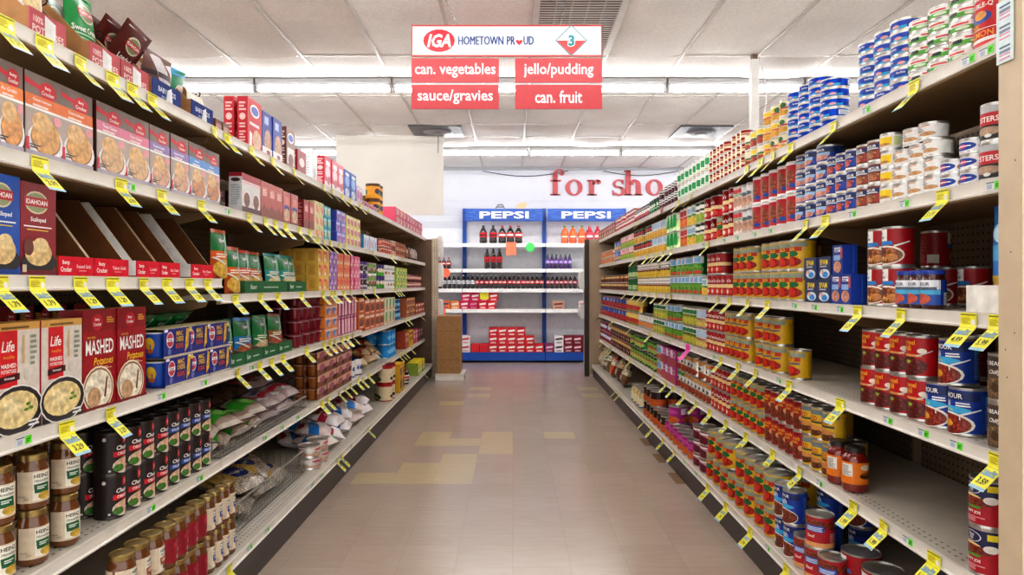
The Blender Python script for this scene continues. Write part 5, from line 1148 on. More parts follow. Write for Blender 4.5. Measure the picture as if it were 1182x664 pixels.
ktr = lambda w: tray('green_tray', w, .2, .075, .05, '#2f5f3c', '#7a6a58', '#2f6640', [T('Knorr', -.32, .5, .4, '#dfe9df', mw=.2), ('n', -.1, .4, .4, .6, 1, '#a9c4ae')], slope=.6)
def knorr_tray(lev, a, b, n, label, zt, cols, h=.175):
    Zc, w_, o = tray_at(lev, a, b, .2, ktr, label, 'tray')
    for k in range(n):
        c2, food, nm = cols[k % len(cols)]
        Z = Zc - w_/2 + w_ * (k + .5) / n
        bag_in(lev, Z, .055 + .02 * (k % 2), .0045, w_/n*1.04, h, .04, c2, kn(c2, food), f'green and {nm} pasta pouch {ORD[k]} along in {zt}', tilt=.1, name='pasta_pouch', grp='pasta pouches in ' + zt, rz=0)
cols = [('#c8322a', '#d8a858', 'red'), ('#b3501f', '#d9b04a', 'orange'), ('#1b8a86', '#d8c48a', 'teal'), ('#167a7c', '#e0cf9a', 'teal')]
knorr_tray(3, 283.5, 333, 3, 'green card tray of pasta pouches on left third shelf', 'the left third shelf tray', cols)
knorr_tray(3, 334, 354, 2, 'second green card tray on left third shelf', 'the second third-shelf tray', cols[2:])
jel = lambda c1, c2, c3: [('e', .1, .5, .28, .3, c1), ('r', -.45, .62, -.05, .85, c2), ('f', .12, .28, .24, .2, c3), ('r', -.45, .1, -.1, .3, '#f0ead0')]
jn = [('r', -.3, .1, .3, .9, '#d8a94a'), ('n', -.2, .2, .2, .8, 5, '#b98a3a')]
run('L', 3, 'yellow gelatin carton', 'boxed food', 367.5, 380, 2, lambda w: box('yellow_gelatin_carton', w, .07, .078, '#e6c45a', jel('#e88a5a', '#d9483a', '#e39a4a'), near=jn, side='#dcb850'), .078, 3, d=.07, rows=3)
run('L', 3, 'purple gelatin carton', 'boxed food', 380.5, 389, 2, lambda w: box('purple_gelatin_carton', w, .07, .077, '#a07ac4', jel('#d9b8e6', '#5b3a8a', '#8a5ab0')), .077, 3, d=.07)
run('L', 3, 'orange gelatin carton', 'boxed food', 389.5, 404, 4, lambda w: box('orange_gelatin_carton', w, .07, .076, '#e2874a', jel('#e06a5a', '#d9485a', '#f0b08a')), .076, 3, d=.07)
run('L', 3, 'pink gelatin carton', 'boxed food', 405, 416, 3, lambda w: box('pink_gelatin_carton', w, .07, .075, '#e06a94', jel('#f0b8cc', '#c92a64', '#e88aa8'), near=[('r', -.4, .1, .4, .9, '#a81f4a')], side='#b02a54'), .075, 3, d=.07)
cow = [('r', -.5, .84, .5, 1, '#5b3f94'), ('e', 0, .5, .3, .24, '#2e2c34'), ('e', .08, .52, .14, .12, W), ('r', -.5, 0, .5, .1, '#4a3a64'), ('e', -.3, .2, .1, .12, '#3a3a40')]
run('L', 3, 'white and purple drink-mix canister', 'canister', 417, 426.5, 2, lambda w: can('drink_mix_canister', w*.98, .1, '#ece9f0', cow, rim='#5b3f94', seg=18, parts=False), .1, 2, spin=.3)
wgr = [('e', .1, .4, .3, .24, '#a84a5a'), ('r', -.4, .7, .3, .9, '#7fae5a'), ('e', -.2, .25, .14, .12, '#4a7a3a')]
run('L', 3, 'white canister with green fruit', 'canister', 427, 436, 2, lambda w: can('fruit_canister', w*.98, .1, '#e4e6d9', wgr, rim='#e9e9e6', seg=18, parts=False), .1, 2, spin=.3)
run('L', 3, 'purple and green drink canister', 'canister', 437, 445, 2, lambda w: can('purple_canister', w*.98, .099, '#54b03a', [('r', -.5, .5, .5, 1, '#4a2f7a'), ('e', 0, .5, .3, .2, '#e6dfc4')], rim='#4a2f7a', seg=18, parts=False), .099, 2, spin=.3)
run('L', 3, 'white cocoa canister', 'canister', 445.5, 457, 2, lambda w: can('cocoa_canister', w*.98, .1, '#efeff0', [('e', .1, .3, .26, .16, '#a9684a'), ('n', -.3, .6, .3, .8, 2, '#8a94a8')], rim='#f4f4f4', seg=18), .1, 2, spin=.3)
run('L', 3, 'lime green gelatin carton', 'boxed food', 457.5, 470, 4, lambda w: box('lime_gelatin_carton', w, .07, .064, '#9cc23c', jel('#e0e28a', '#e6b33a', '#5aa03a')), .064, 3, d=.07)
run('L', 3, 'small dark brown syrup jar', 'jarred food', 471, 487, 5, lambda w: jar('syrup_jar', w*.97, .072, '#4a1f18', '#8a2a24', '#b8564a', [('r', -.3, .3, .3, .7, '#e2c9bc')], seg=14, parts=False), .072, 2)

# fourth level
life = [('r', -.5, .93, .5, 1, '#d2a45a'), ('n', -.3, .945, .3, .98, 1, '#7a5a2c'), ('r', -.34, .42, .02, .93, '#d01f2a'), T('Life', -.17, .79, .1, W, mw=.26, shear=.2, bold=.018), T('EveryDay', -.15, .69, .035, '#e9a93c', mw=.3), T('MASHED', -.16, .615, .04, W, mw=.3, bold=.018), T('POTATOES', -.16, .565, .034, W, mw=.3, bold=.018), ('p', [(-.36, .46), (.06, .48), (.06, .54), (-.36, .52)], '#4a1820'), T('Homestyle', -.15, .5, .028, W, mw=.34, shear=.2), ('n', .28, .6, .42, .9, 6, '#8a9484'), ('r', .12, .62, .16, .88, '#cfae7a'), ('e', .2, .52, .05, .045, '#d8d3ca'),
        ('r', -.5, 0, .5, .1, '#2c292b'), ('e', .0, .2, .56, .235, '#e6e2de'), ('e', .0, .2, .53, .22, '#332f31'), ('f', -.02, .21, .46, .17, '#e9d49a'), ('e', -.1, .24, .2, .08, '#efdfae', 'food'), ('e', .22, .24, .05, .015, '#5a8a2c'), ('e', .28, .2, .05, .015, '#5a8a2c'), ('e', .18, .19, .05, .015, '#5a8a2c'), ('n', .22, .03, .46, .1, 2, '#e6e6e6')]
run('L', 4, 'white and red mashed-potato carton', 'boxed food', -10, 95, 2, lambda w: box('mashed_potato_carton', w, .058, .238, '#d9d0c6', life, near=[('n', -.3, .2, .3, .8, 12, '#e07a80')], side='#a8121f', top='#c99a4a'), .238, 1, d=.058)
bcm = [('r', -.5, .78, .5, 1, '#8a1220'), ('e', -.08, .87, .17, .085, '#b5172a'), T('Betty', -.08, .895, .035, W, mw=.18, bold=.018), T('Crocker', -.08, .85, .035, W, mw=.24, bold=.018), ('n', .2, .86, .44, .93, 3, '#d9a23c'), T('100% REAL', -.26, .72, .022, '#e6b93c', mw=.3), T('MASHED', -.01, .62, .15, W, fit=.84, bold=.018), T('Potatoes', .1, .475, .08, '#f0c23c', mw=.6, shear=.25), ('n', -.05, .39, .35, .42, 2, '#e3b9a0'),
       ('e', -.06, .19, .47, .24, '#e9d9bc'), ('e', -.06, .19, .44, .22, '#8a6a50'), ('f', -.06, .19, .41, .2, '#efe7d2'), ('p', [(.1, .1), (.16, .1), (.22, .3), (.17, .3)], '#6b3a24'), ('f', -.2, .12, .2, .1, '#c9a680'), ('r', -.5, 0, .5, .025, '#7a1018')]
run('L', 4, 'deep red mashed-potato carton', 'boxed food', 96.5, 168, 2, lambda w: box('red_potato_carton', w, .06, .256, '#9c1422', bcm, near=[('r', -.5, .0, .5, 1, '#8a1220'), ('e', 0, .2, .46, .16, '#d9bd98', 'food')], top='#c99a5a'), .256, 1, d=.06)
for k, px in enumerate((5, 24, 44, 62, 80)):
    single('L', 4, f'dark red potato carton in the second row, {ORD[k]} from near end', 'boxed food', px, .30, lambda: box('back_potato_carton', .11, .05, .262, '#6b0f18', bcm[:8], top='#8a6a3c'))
def mac_pack(w):
    mb = MB(); h, d = .091, .088; w *= .985
    art = [('r', -.5, .0, .5, .06, '#c3b9a0'), ('e', -.28, .6, .13, .28, '#e6dfe4'), ('e', -.28, .6, .11, .24, '#c23a48'), ('r', -.39, .54, -.17, .66, W), T('Kraft', -.28, .6, .1, '#2a3f8c', mw=.17), ('r', -.11, .24, .2, .92, '#2c2a70'), T('MAC', .05, .8, .17, '#f0c21f', mw=.26, bold=.018), T('CHEESE', .05, .6, .17, '#f0c21f', mw=.29, bold=.018), T('BIG BOWL', .05, .36, .17, '#d9542a', mw=.29, bold=.018), ('p', [(.24, .1), (.38, .3), (.4, .9), (.3, .95)], '#e9b93c', 'food'), ('e', -.32, .2, .06, .12, '#6b78b8'), ('r', -.5, .88, -.38, .97, '#ece9f0'), ('r', .4, .8, .5, .97, '#e0cf6a')]
    mb.box(-w/2, w/2, -d/2, d/2, h - .002, h, '#d9cba0', 'paper'); mb.box(-w/2, w/2, -d/2, d/2, 0, .002, '#23338c', 'paper')
    mb.box(-w/2, w/2, -d/2, -d/2 + .002, 0, h, '#23308a', 'paper'); mb.box(-w/2, w/2, d/2 - .002, d/2, 0, h, '#a97c54', 'card')
    put_art(mb, art, w, h, lambda u, v, o: (u, -d/2 - o, v))
    o = mb.build('macaroni_pack')
    for s in (-1, 1):
        m = MB(); r = min(.041, w*.235); cx = s * (w/2 - r - .003)
        m.lathe([(0, .003), (r*.78, .003), (r, .076), (r*1.04, .076), (r*1.04, .08), (0, .081)], 20, '#1f56b8', 'plastic', cx=cx, cols=[None, None, '#e9e9ee', '#e9e9ee', '#d9dade'])
        put_art(m, [('e', -.08, .55, .07, .3, '#f0b824'), ('e', -.08, .7, .05, .14, '#f4d03a'), ('e', -.08, .25, .05, .1, '#c9602a')], 2*PI*r, .072, lambda u, v, off: (cx + (r*(.78 + .22*v/.073) + off)*math.sin(u/r + s*1.2), -(r*(.78 + .22*v/.073) + off)*math.cos(u/r + s*1.2), .004 + v), [r*k*PI/10 for k in range(-10, 11)])
        m.build('cup', o)
    return o
run('L', 4, 'blue macaroni cup two-pack', 'boxed food', 180, 266, 3, mac_pack, .091, [[0.3, 1.12, 2.0], [.24, 1.04, 1.9]], d=.088)
X4 = XL['L']
Zk, wk_, ok = tray_at(4, 176, 262, .2, lambda w: tray('black_tray', w, .18, .06, .03, '#26302a', '#1c221e', '#25352b', [], slope=.6), 'dark green tray behind the macaroni packs on left fourth shelf', 'tray')
ok.location.x -= .14; ok.location.z += .0
for k in range(3): bag_in(4, Zk - .12 + .12*k, .24, .15, .12, .16, .05, '#12522c', kn('#0f4a28', '#3a4a2c'), f'dark green pasta pouch lying in the rear tray, {ORD[k]} from near end', tilt=-1.1, name='pasta_pouch', grp='pouches in the rear tray', cat='bagged food')
for o_ in [o for o in bpy.data.objects if o.name.startswith('black_tray')]: o_.scale.z = 2.3
cols4 = [('#1a6a5a', '#8a4a2c', 'dark teal'), ('#1f78b0', '#b8602c', 'blue'), ('#1a7a3c', '#d9b88a', 'bright'), ('#8a5a34', '#c05a3c', 'brown')]
for k, (a, b) in enumerate(((266.5, 284), (284.5, 305), (305.5, 322), (322.5, 338))):
    Zc, w_, o = tray_at(4, a, b, .2, ktr, f'small green card tray {ORD[k]} along on left fourth shelf', 'tray', 'green trays on the left fourth shelf')
    if k < 4:
        for q in range(2):
            c2, food, nm = cols4[(k + q) % 4]
            bag_in(4, Zc - .012 + q*.035, .06 + .05*q, .0045, w_*.92, .178 - .006*q, .04, c2, kn(c2, food), f'green and {nm} pasta pouch, {["front", "behind"][q]}, {ORD[k]} green tray of fourth shelf', tilt=.08, name='pasta_pouch', roll=.06)
jelc = [('r', -.5, .9, .5, 1, '#b9858c')]
def gel_pack(w):
    mb = MB(); h, d = .068, .075
    r = min(w*.23, .036)
    mb.box(-w*.5, w*.5, -d/2, d/2, h - .004, h, '#6b2a34', 'card'); mb.box(-w*.49, w*.49, d/2 - .003, d/2, 0, h, '#5b1822', 'card')
    o = mb.build('gelatin_pack')
    for s in (-1, 1):
        m = MB(); m.lathe([(0, 0), (r*.8, 0), (r, h - .012), (r*1.08, h - .01), (r*1.08, h - .005), (0, h - .004)], 16, '#7a0f24', 'glass', cx=s*w*.25, cols=[None, None, '#c98a96', '#c98a96', '#c9a0a8']); m.build('cup', o)
    return o
run('L', 4, 'dark red gelatin cup pack', 'gelatin cup', 344, 374, 2, gel_pack, .068, 4, d=.075, rows=2)
run('L', 4, 'orange and blue gelatin carton', 'boxed food', 375, 389.5, 2, lambda w: box('bright_gelatin_carton', w, .075, .066, '#e08a3c', [('e', 0, .5, .3, .36, '#3f86d0'), ('r', -.5, .7, .5, .9, '#eac9b9'), ('f', .2, .3, .2, .2, '#e9b0a0')]), .066, 4, d=.075)
run('L', 4, 'pink wafer canister', 'canister', 391, 413, 6, lambda w: can('pink_canister', w*.97, .118, '#d98aac', [('r', -.16, 0, .16, 1, '#f0c4d6'), ('r', -.5, .86, .5, .95, '#b84a7a')], seg=16, rim='#c98aa4', parts=False), .118, 2)
brd = [('f', 0, .4, .36, .26, '#8a4520'), ('r', -.4, .76, .4, .92, '#f0d9c4'), ('r', -.5, .08, .5, .2, '#d9532c'), ('r', -.3, .1, .3, .18, '#f3c9a9')]
run('L', 4, 'orange-brown pudding carton', 'boxed food', 414, 443.5, 4, lambda w: box('pudding_carton', w, .08, .112, '#c0622c', brd), .112, 2, d=.08)
run('L', 4, 'green and white pudding carton', 'boxed food', 444, 456, 3, lambda w: box('pistachio_carton', w, .08, .11, '#e2e2c9', [('p', [(-.2, .1), (.2, .1), (.3, .9), (-.1, .9)], '#2f9a3c'), ('f', .1, .2, .3, .14, '#d9a05a')]), .11, 2, d=.08)
run('L', 4, 'blue topping tub', 'tub', 457, 463, 2, lambda w: can('blue_tub', w*.98, .098, '#1f86cc', [('e', 0, .5, .3, .2, '#8fc8ea'), ('r', -.5, .9, .5, 1, '#166aa8')], rim='#e6eef4', seg=18, parts=False), .098, 2, spin=.3)
run('L', 4, 'tan and red cookie carton', 'boxed food', 469.5, 479, 3, lambda w: box('cookie_carton', w, .08, .064, '#b5683c', [('f', 0, .4, .36, .3, '#7d4426'), ('r', -.4, .7, .4, .9, '#e9c26a')]), .064, 3, d=.08)
run('L', 4, 'small red and brown carton', 'boxed food', 480, 490, 3, lambda w: box('small_red_carton', w, .08, .06, '#a8402e', [('r', -.4, .5, .4, .85, '#e6cdb8')]), .06, [[0, 1, 2], [0, 1, 2]], d=.08)

# fifth level
hz = lambda acc, food: [('r', -.14, .06, .24, .96, '#ebe7d8'), T('HEINZ', .05, .84, .12, '#23211e', mw=.34, bold=.018), T('HomeStyle', .05, .68, .1, '#44546a', mw=.36, shear=.2), ('p', [(-.1, .3), (.22, .3), (.2, .6), (-.12, .58)], acc), ('n', -.06, .42, .16, .54, 2, '#e6e9e0'), ('f', .1, .2, .14, .13, food), ('n', -.42, .2, -.26, .26, 1, '#a89c8a'), ('n', -.3, .1, -.2, .2, 2, '#a89c8a')]
mk_hz = lambda nm, w, acc='#1f5f3a', food='#c9a848', base='#d6c6ae', h=.127, p=True: jar(nm, w, h, '#6b3f1c', '#a08a58', base, hz(acc, food), lab=(.14, .70), neck=.84, parts=p)
gz = [1.455, 1.535, 1.615, 1.7]
protoj = None
for row, (xo, zs) in enumerate(((.012, [1.49, 1.60, 1.715]), (.08, [1.545, 1.655, 1.76]))):
    for ti in range(2):
        for k, Z in enumerate(zs):
            if protoj is None: o = protoj = mk_hz('gravy_jar', .066)
            else: o = dup(protoj)
            place(o, 'L', XL['L'] + xo + .035, Z, .476 + ti*.1275, -.42 + R.uniform(-.12, .12))
            tag(o, f'gravy jar with green-accent label, {["front", "second"][row]} row, {["bottom", "top"][ti]} layer, {ORD[k]} from near end', 'gravy jar', 'gravy jars, left fifth shelf')
cmp_ = lambda c, t: [('r', -.02, .76, .26, .97, '#cf2030'), ('n', .03, .82, .22, .92, 2, '#f0c4c4'), ('r', -.26, .42, .36, .56, c), T('Chunky', .02, .64, .15, W, mw=.5, shear=.2, bold=.02), T(t, .04, .5, .08, W, mw=.5, bold=.02), ('e', .04, .18, .32, .21, '#dccfc2'), ('f', .06, .22, .3, .17, '#e6bfa0'), ('f', -.14, .13, .13, .1, '#4a7d35', 'food'), ('f', .2, .18, .12, .13, '#b5602f'), ('e', -.44, .9, .04, .05, '#d5d0c8'), ('r', -.36, .05, -.31, .1, '#d9d4cc')]
cbk = [('r', -.4, .1, -.05, .45, '#cfd5e2'), ('n', -.4, .5, -.05, .95, 9, '#8a7a68'), ('r', .1, .0, .5, 1, '#2a1f1e')]
mk_c = lambda w, c, t: can('soup_can', w, .117, '#2a1e1e', cmp_(c, t), back=cbk, rim='#55504e')
run('L', 5, 'black soup can with red label', 'canned soup', 134, 199, 4, lambda w: mk_c(w, '#c41f2c', 'ORIGINAL'), .117, 2, rows=2, spin=.05)
run('L', 5, 'black soup can with blue label', 'canned soup', 199.5, 247, 4, lambda w: mk_c(w, '#2a58b0', 'SALISBURY'), .117, 2, rows=2, spin=.05)
# wire baskets
def basket(side, lev, p0, p1, h, d, label, setback):
    X = lipx(side, lev) + setback; a, b = Zpx(side, p0, X), Zpx(side, p1, X); L_ = b - a
    o = empty('wire_basket', (-X, a, shelf_z(side, lev, a))); tag(o, label, 'basket')
    m = MB(); z = .004; n = int(L_ / .03)
    m.tube((0, 0, h), (0, L_, h), .0045, '#d9d9d8'); m.tube((0, 0, z), (0, L_, z), .003, '#9a9a98')
    for k in range(n + 1): m.tube((0, L_*k/n, z), (0, L_*k/n, h), .0012, '#a9a9a6', 'wire', 4)
    for k in range(1, int(h/.022)): m.tube((0, 0, z + .022*k), (0, L_, z + .022*k), .0011, '#a9a9a6', 'wire', 4)
    m.build('front_grid', o)
    for y in (0, L_):
        m = MB(); m.tube((0, y, h), (-d, y, h), .003, '#9c9c9a'); m.tube((0, y, z), (-d, y, z), .003, '#9c9c9a')
        for k in range(int(d/.03)): m.tube((-.03*k, y, z), (-.03*k, y, h), .0016, '#a9a9a6', 'wire', 4)
        m.build('side_grid', o)
    m = MB()
    for k in range(int(d/.025)): m.tube((-.025*k, 0, z), (-.025*k, L_, z), .002, '#8a8a88', 'wire', 4)
    m.build('base_grid', o)
    return a, b, X
a5, b5, X5 = basket('L', 5, 254, 353, .06, .34, 'low chrome wire basket of bagged beans on left fifth shelf', .012)
a6, b6, X6 = basket('L', 6, 268, 351, .115, .32, 'chrome wire basket of pasta bags on left bottom shelf', .085)
def lay_bag(nm, X, Z, z, w, h, d, base, art, label, grp, cat='bagged food', rx=0, rz=0, mat='foil', lumps=.12):
    o = pouch(nm, w, h, d, base, art, mat, lumps=lumps, seal=.03, fat=4)
    o.rotation_euler = (-PI/2 + rx, 0, PI/2 + rz); o.location = (-X, Z, z + d*.5); tag(o, label, cat, grp); return o
Zs = shelf_z('L', 5, 2.8)
bl = random.Random(5)
gb = [('p', [(-.5, .2), (.5, .35), (.5, .8), (-.5, .7)], '#3fa832'), ('e', .1, .5, .26, .12, '#8fd070'), ('r', -.5, .0, .5, .1, '#bdb2a4'), ('p', [(-.4, .75), (.1, .8), (.0, .9), (-.4, .88)], '#e3e6dc')]  # the whitish patch near the top is sheen painted on the plastic
db = [('p', [(-.2, .8), (.2, .86), (.1, .74)], '#b9b4b0'), ('e', .2, .3, .12, .06, '#8a7868')]  # pale grey corner patch: painted sheen of the shiny bag
wr = [('p', [(-.5, .5), (.5, .3), (.5, .5), (-.5, .7)], '#b8283c'), ('r', -.4, .75, .4, .9, '#3a4a8c'), ('e', 0, .3, .3, .12, '#efecee')]
spec = []
n = 0
for row in range(2):
    for k in range(7):
        Z = a5 + .07 + (b5 - a5 - .12) * k / 6
        kind = 'g' if k < 3 else ('g' if k == 4 and row else 'w')
        for lay in range(3):
            if row == 0 and lay == 2: continue
            kk = ('d' if k < 5 else 'w') if row else ('g' if k < 4 else 'w')
            nm, base, art, word, mat = {'g': ('green_bean_bag', '#a08c7c', gb, 'green-printed bean bag', 'foil'), 'd': ('dark_bean_bag', '#4d362a', db, 'dark brown bean bag', 'chunk'), 'w': ('white_bean_bag', '#a69494', wr, 'white and red bean bag', 'foil')}[kk]
            lay_bag(nm, X5 + .0 + row*.12 + .05, Z + bl.uniform(-.02, .02), Zs + .008 + lay*.052 + row*.012 - .015, .16, .17, .055, base, art, f'{word}, {["front", "rear"][row]} row, {["lowest", "middle", "top"][lay]} layer, {ORD[k]} along the fifth-shelf basket', 'bags in the left fifth shelf basket', rx=bl.uniform(.0, .3), rz=bl.uniform(-.3, .3), mat=mat)
Zb = .163
pw = [('e', .0, .5, .36, .2, '#22419c'), ('r', -.22, .47, .22, .53, '#e9edf6'), ('p', [(-.5, .2), (-.2, .3), (-.25, .9), (-.5, .95)], '#cfae62', 'food'), ('p', [(.5, .2), (.25, .3), (.3, .8), (.5, .9)], '#d6ba78', 'food')]
for k, (dz, back, lz, rz, rx) in enumerate(((.28, .02, .0, .2, .1), (.50, .03, .0, -.2, .15), (.72, .03, .0, .1, .2), (.33, .03, .06, -.3, .25), (.58, .06, .058, .25, .2), (.42, .14, .03, .1, .35), (.66, .15, .05, -.2, .35))):
    lay_bag('pasta_bag', X6 + back, a6 + dz - .02, Zb + .008 + lz, .2, .22, .06, '#b9ab98', pw, f'clear pasta bag with blue oval, {ORD[k]} in the bottom-shelf basket', 'pasta bags in the bottom basket', rz=rz, rx=rx, mat='beans')
# chocolate pudding packs, tub, bags, blue tubs further along the fifth shelf
cpk = [('r', -.5, .5, .5, 1, '#d2a98c'), ('e', 0, .6, .3, .3, '#b0607a'), ('r', -.5, 0, .5, .12, '#8f5a34'), ('n', -.4, .2, .2, .45, 2, '#8a5a44'), ('e', .3, .3, .14, .2, '#4a2418')]
def pud_pack(w):
    mb = MB(); h, d = .066, .07; r = min(w*.24, .035)
    mb.box(-w*.49, w*.49, -d/2 - .001, -d/2, h*.0, h, '#8a5038', 'paper'); mb.box(-w*.49, w*.49, -d/2, d/2, h - .003, h, '#6b3a28', 'paper')
    put_art(mb, cpk, w*.98, h, lambda u, v, o: (u, -d/2 - .001 - o, v))
    o = mb.build('pudding_pack')
    for s in (-1, 1):
        m = MB(); m.lathe([(0, 0), (r*.8, 0), (r*.96, h - .012), (r*1.02, h - .011), (r*1.02, h - .006), (0, h - .005)], 14, '#a8642c', 'plastic', cx=s*w*.25, cols=[None, None, '#d9b08a', '#d9b08a', '#d9c0a8']); m.build('cup', o)
    return o
run('L', 5, 'chocolate pudding cup pack', 'pudding cup', 366, 406, 4, pud_pack, .066, 4, d=.07, rows=2)
run('L', 5, 'white tub with blue lid', 'tub', 410, 422, 1, lambda w: can('lidded_tub', .085, .12, '#eeeef0', [('e', .1, .5, .2, .18, '#c9566a'), ('e', -.1, .45, .12, .14, '#4a66b0')], rim='#1f2f7a', seg=20), .12, 1, spin=.1)
nb = [('p', [(-.5, .4), (.5, .5), (.5, .7), (-.5, .6)], '#c43a2c'), ('e', 0, .3, .3, .14, '#f0e2c9'), ('r', -.4, .78, .4, .9, '#d9a84a')]
for k in range(14):
    lay, q = k // 6, k % 6
    X = XL['L'] + .08 + .05*lay; Z = Zpx('L', 424, X) + .24*q + .1*lay
    lay_bag('noodle_bag', X, Z, shelf_z('L', 5, Z) + .045*lay, .2, .17, .06, ['#e2cda6', '#d9b98a', '#e6d9c0'][k % 3], nb, f'cream and red noodle bag, {["bottom", "middle", "top"][lay]} layer, {ORD[q]} along the left fifth shelf pile', 'noodle bags on left fifth shelf', rz=bl.uniform(-.4, .4), rx=bl.uniform(.05, .3))
run('L', 5, 'bright blue topping tub', 'tub', 450, 458, 2, lambda w: can('bright_blue_tub', w*.98, .12, '#1f8fdc', [('e', 0, .5, .3, .2, '#7fc4ee'), ('r', -.5, .88, .5, 1, '#166fb4')], rim='#cfe6f4', seg=20), .12, 2, rows=2, spin=.3)
for k, (a, b, c, c2) in enumerate(((468, 472, '#a8452c', '#e2b08a'), (472.5, 477, '#d9b81f', '#8a2a2a'), (477.5, 482, '#c44a6a', '#f0c4d0'), (482.5, 488, '#6b3a4a', '#c99ab0'))):
    run('L', 5, ['rust brown', 'yellow', 'pink', 'plum'][k] + ' pouch carton', 'boxed food', a, b, 2, lambda w: box('narrow_carton', w, .09, .17 - .01*k, c, [('e', 0, .5, .36, .14, c2), ('r', -.4, .75, .4, .9, c2)]), .17, 1, d=.09)

# bottom level
run('L', 6, 'beige-label gravy jar', 'gravy jar', 148, 196, 3, lambda w: mk_hz('brown_gravy_jar', w*.99, '#a8562c', '#8a4a2a'), .127, 2, rows=1, spin=.05)
hr = [T('HEINZ', .2, .8, .1, '#e9d5cf', mw=.4), ('e', .18, .45, .12, .12, '#e2c4c0'), ('n', .0, .12, .36, .26, 2, '#e6cfca'), ('r', -.1, .6, .05, .8, '#b5384a')]
run('L', 6, 'dark-red-label gravy jar', 'gravy jar', 196.5, 244, 4, lambda w: jar('red_label_jar', w*.99, .127, '#6b3f1c', '#a08a58', '#8f1226', hr, lab=(.14, .70), neck=.84), .127, 2, rows=1, spin=.05)
run('L', 6, 'blue-accent gravy jar', 'gravy jar', 244.5, 275, 4, lambda w: mk_hz('blue_accent_jar', w*.99, '#2c3f94', '#c9825a'), .127, 2, rows=1, spin=.05)
single('L', 6, 'gravy jar with gold lid', 'gravy jar', 138, .14, lambda: mk_hz('brown_gravy_jar', .064, '#a8562c', '#8a4a2a'), Z=1.98, tail='standing behind the beige-label jars')
run('L', 6, 'white twin pudding cup', 'pudding cup', 369, 386, 2, lambda w: can('white_cup', w*.8, .06, '#e6ddd6', [('r', -.5, .55, .5, .95, '#efe9e6'), ('e', 0, .75, .3, .16, '#b8566a'), ('r', -.5, .1, .5, .35, '#c9a890')], rim='#e9e4e0', seg=18, parts=False), .06, 2, spin=.2)
ml = [('p', [(-.5, .3), (.5, .5), (.5, .75), (-.5, .6)], '#2478c4'), ('e', .1, .3, .25, .14, '#f0eef0'), ('p', [(-.3, .75), (.4, .8), (.2, .92), (-.4, .9)], '#c92a5a'), ('r', .3, .1, .5, .4, '#3aa05a')]
ml2 = [('r', -.5, .4, .5, .65, '#b02a44'), ('e', -.2, .3, .2, .16, '#efeaea'), ('r', -.3, .7, .4, .88, '#e07a3c')]
for k in range(18):
    lay, q = k // 9, k % 9
    row = (q // 5)
    qq = q % 5
    X = XB['L'] + .07 + .13*row + .02*lay; Z = 3.95 + qq*.26 + .1*lay + .1*row
    lay_bag('marshmallow_bag', X, Z, .163 + .055*lay, .22, .2, .075, '#e4dfe2' if k % 3 else '#d8c9c4', ml if k % 3 != 1 else ml2, f'{"white and blue" if k % 3 != 1 else "white and red"} marshmallow bag, {["lower", "upper"][lay]} layer, {["front", "rear"][row]} row, {ORD[qq]} along bottom shelf', 'marshmallow bags on the left bottom shelf', rz=bl.uniform(-.5, .5), rx=bl.uniform(.05, .35))
can_c = [('r', -.5, .84, .5, 1, '#b01f26'), ('e', .2, .2, .18, .14, '#4a6a2c'), ('e', -.1, .25, .12, .1, '#3a2a1c'), ('n', -.3, .45, .3, .6, 2, '#d9c9a4')]
mkcc = lambda w: can('cream_canister', w*.98, .145, '#e6d6b4', can_c, back=can_c, rim='#b01f26', seg=20)
run('L', 6, 'cream canister with red lid', 'canister', 452, 458, 2, mkcc, .145, 2, spin=.2)
single('L', 6, 'cream canister with red lid', 'canister', 441, .12, lambda: mkcc(.13), tail='single one on left bottom shelf')
run('L', 6, 'yellow and black snack carton', 'boxed food', 462, 467, 2, lambda w: box('snack_carton', w, .1, .25, '#d9a81f', [('f', 0, .3, .4, .2, '#3a2a1c'), ('r', -.3, .6, .3, .85, '#3a2a2a'), ('e', 0, .5, .2, .1, '#c9442c')]), .25, 1, d=.1)
run('L', 6, 'hazelnut spread jar', 'jarred food', 471, 474, 1, lambda w: jar('spread_jar', w, .16, '#4a2214', '#6b3a24', '#ece9ec', [('f', 0, .3, .3, .2, '#8a5a3a'), ('r', -.3, .55, .3, .8, '#c9283a')], lab=(.15, .6), lidmat='plastic', neck=.8), .16, 1)
run('L', 6, 'yellow-topped snack pack', 'boxed food', 482.5, 490, 2, lambda w: box('yellow_pack', w, .12, .13, '#8aa03c', [('r', -.5, .6, .5, 1, '#e2c61f'), ('e', 0, .35, .36, .2, '#e9dfb0')], top='#e6cf2c'), .13, 1, d=.12)

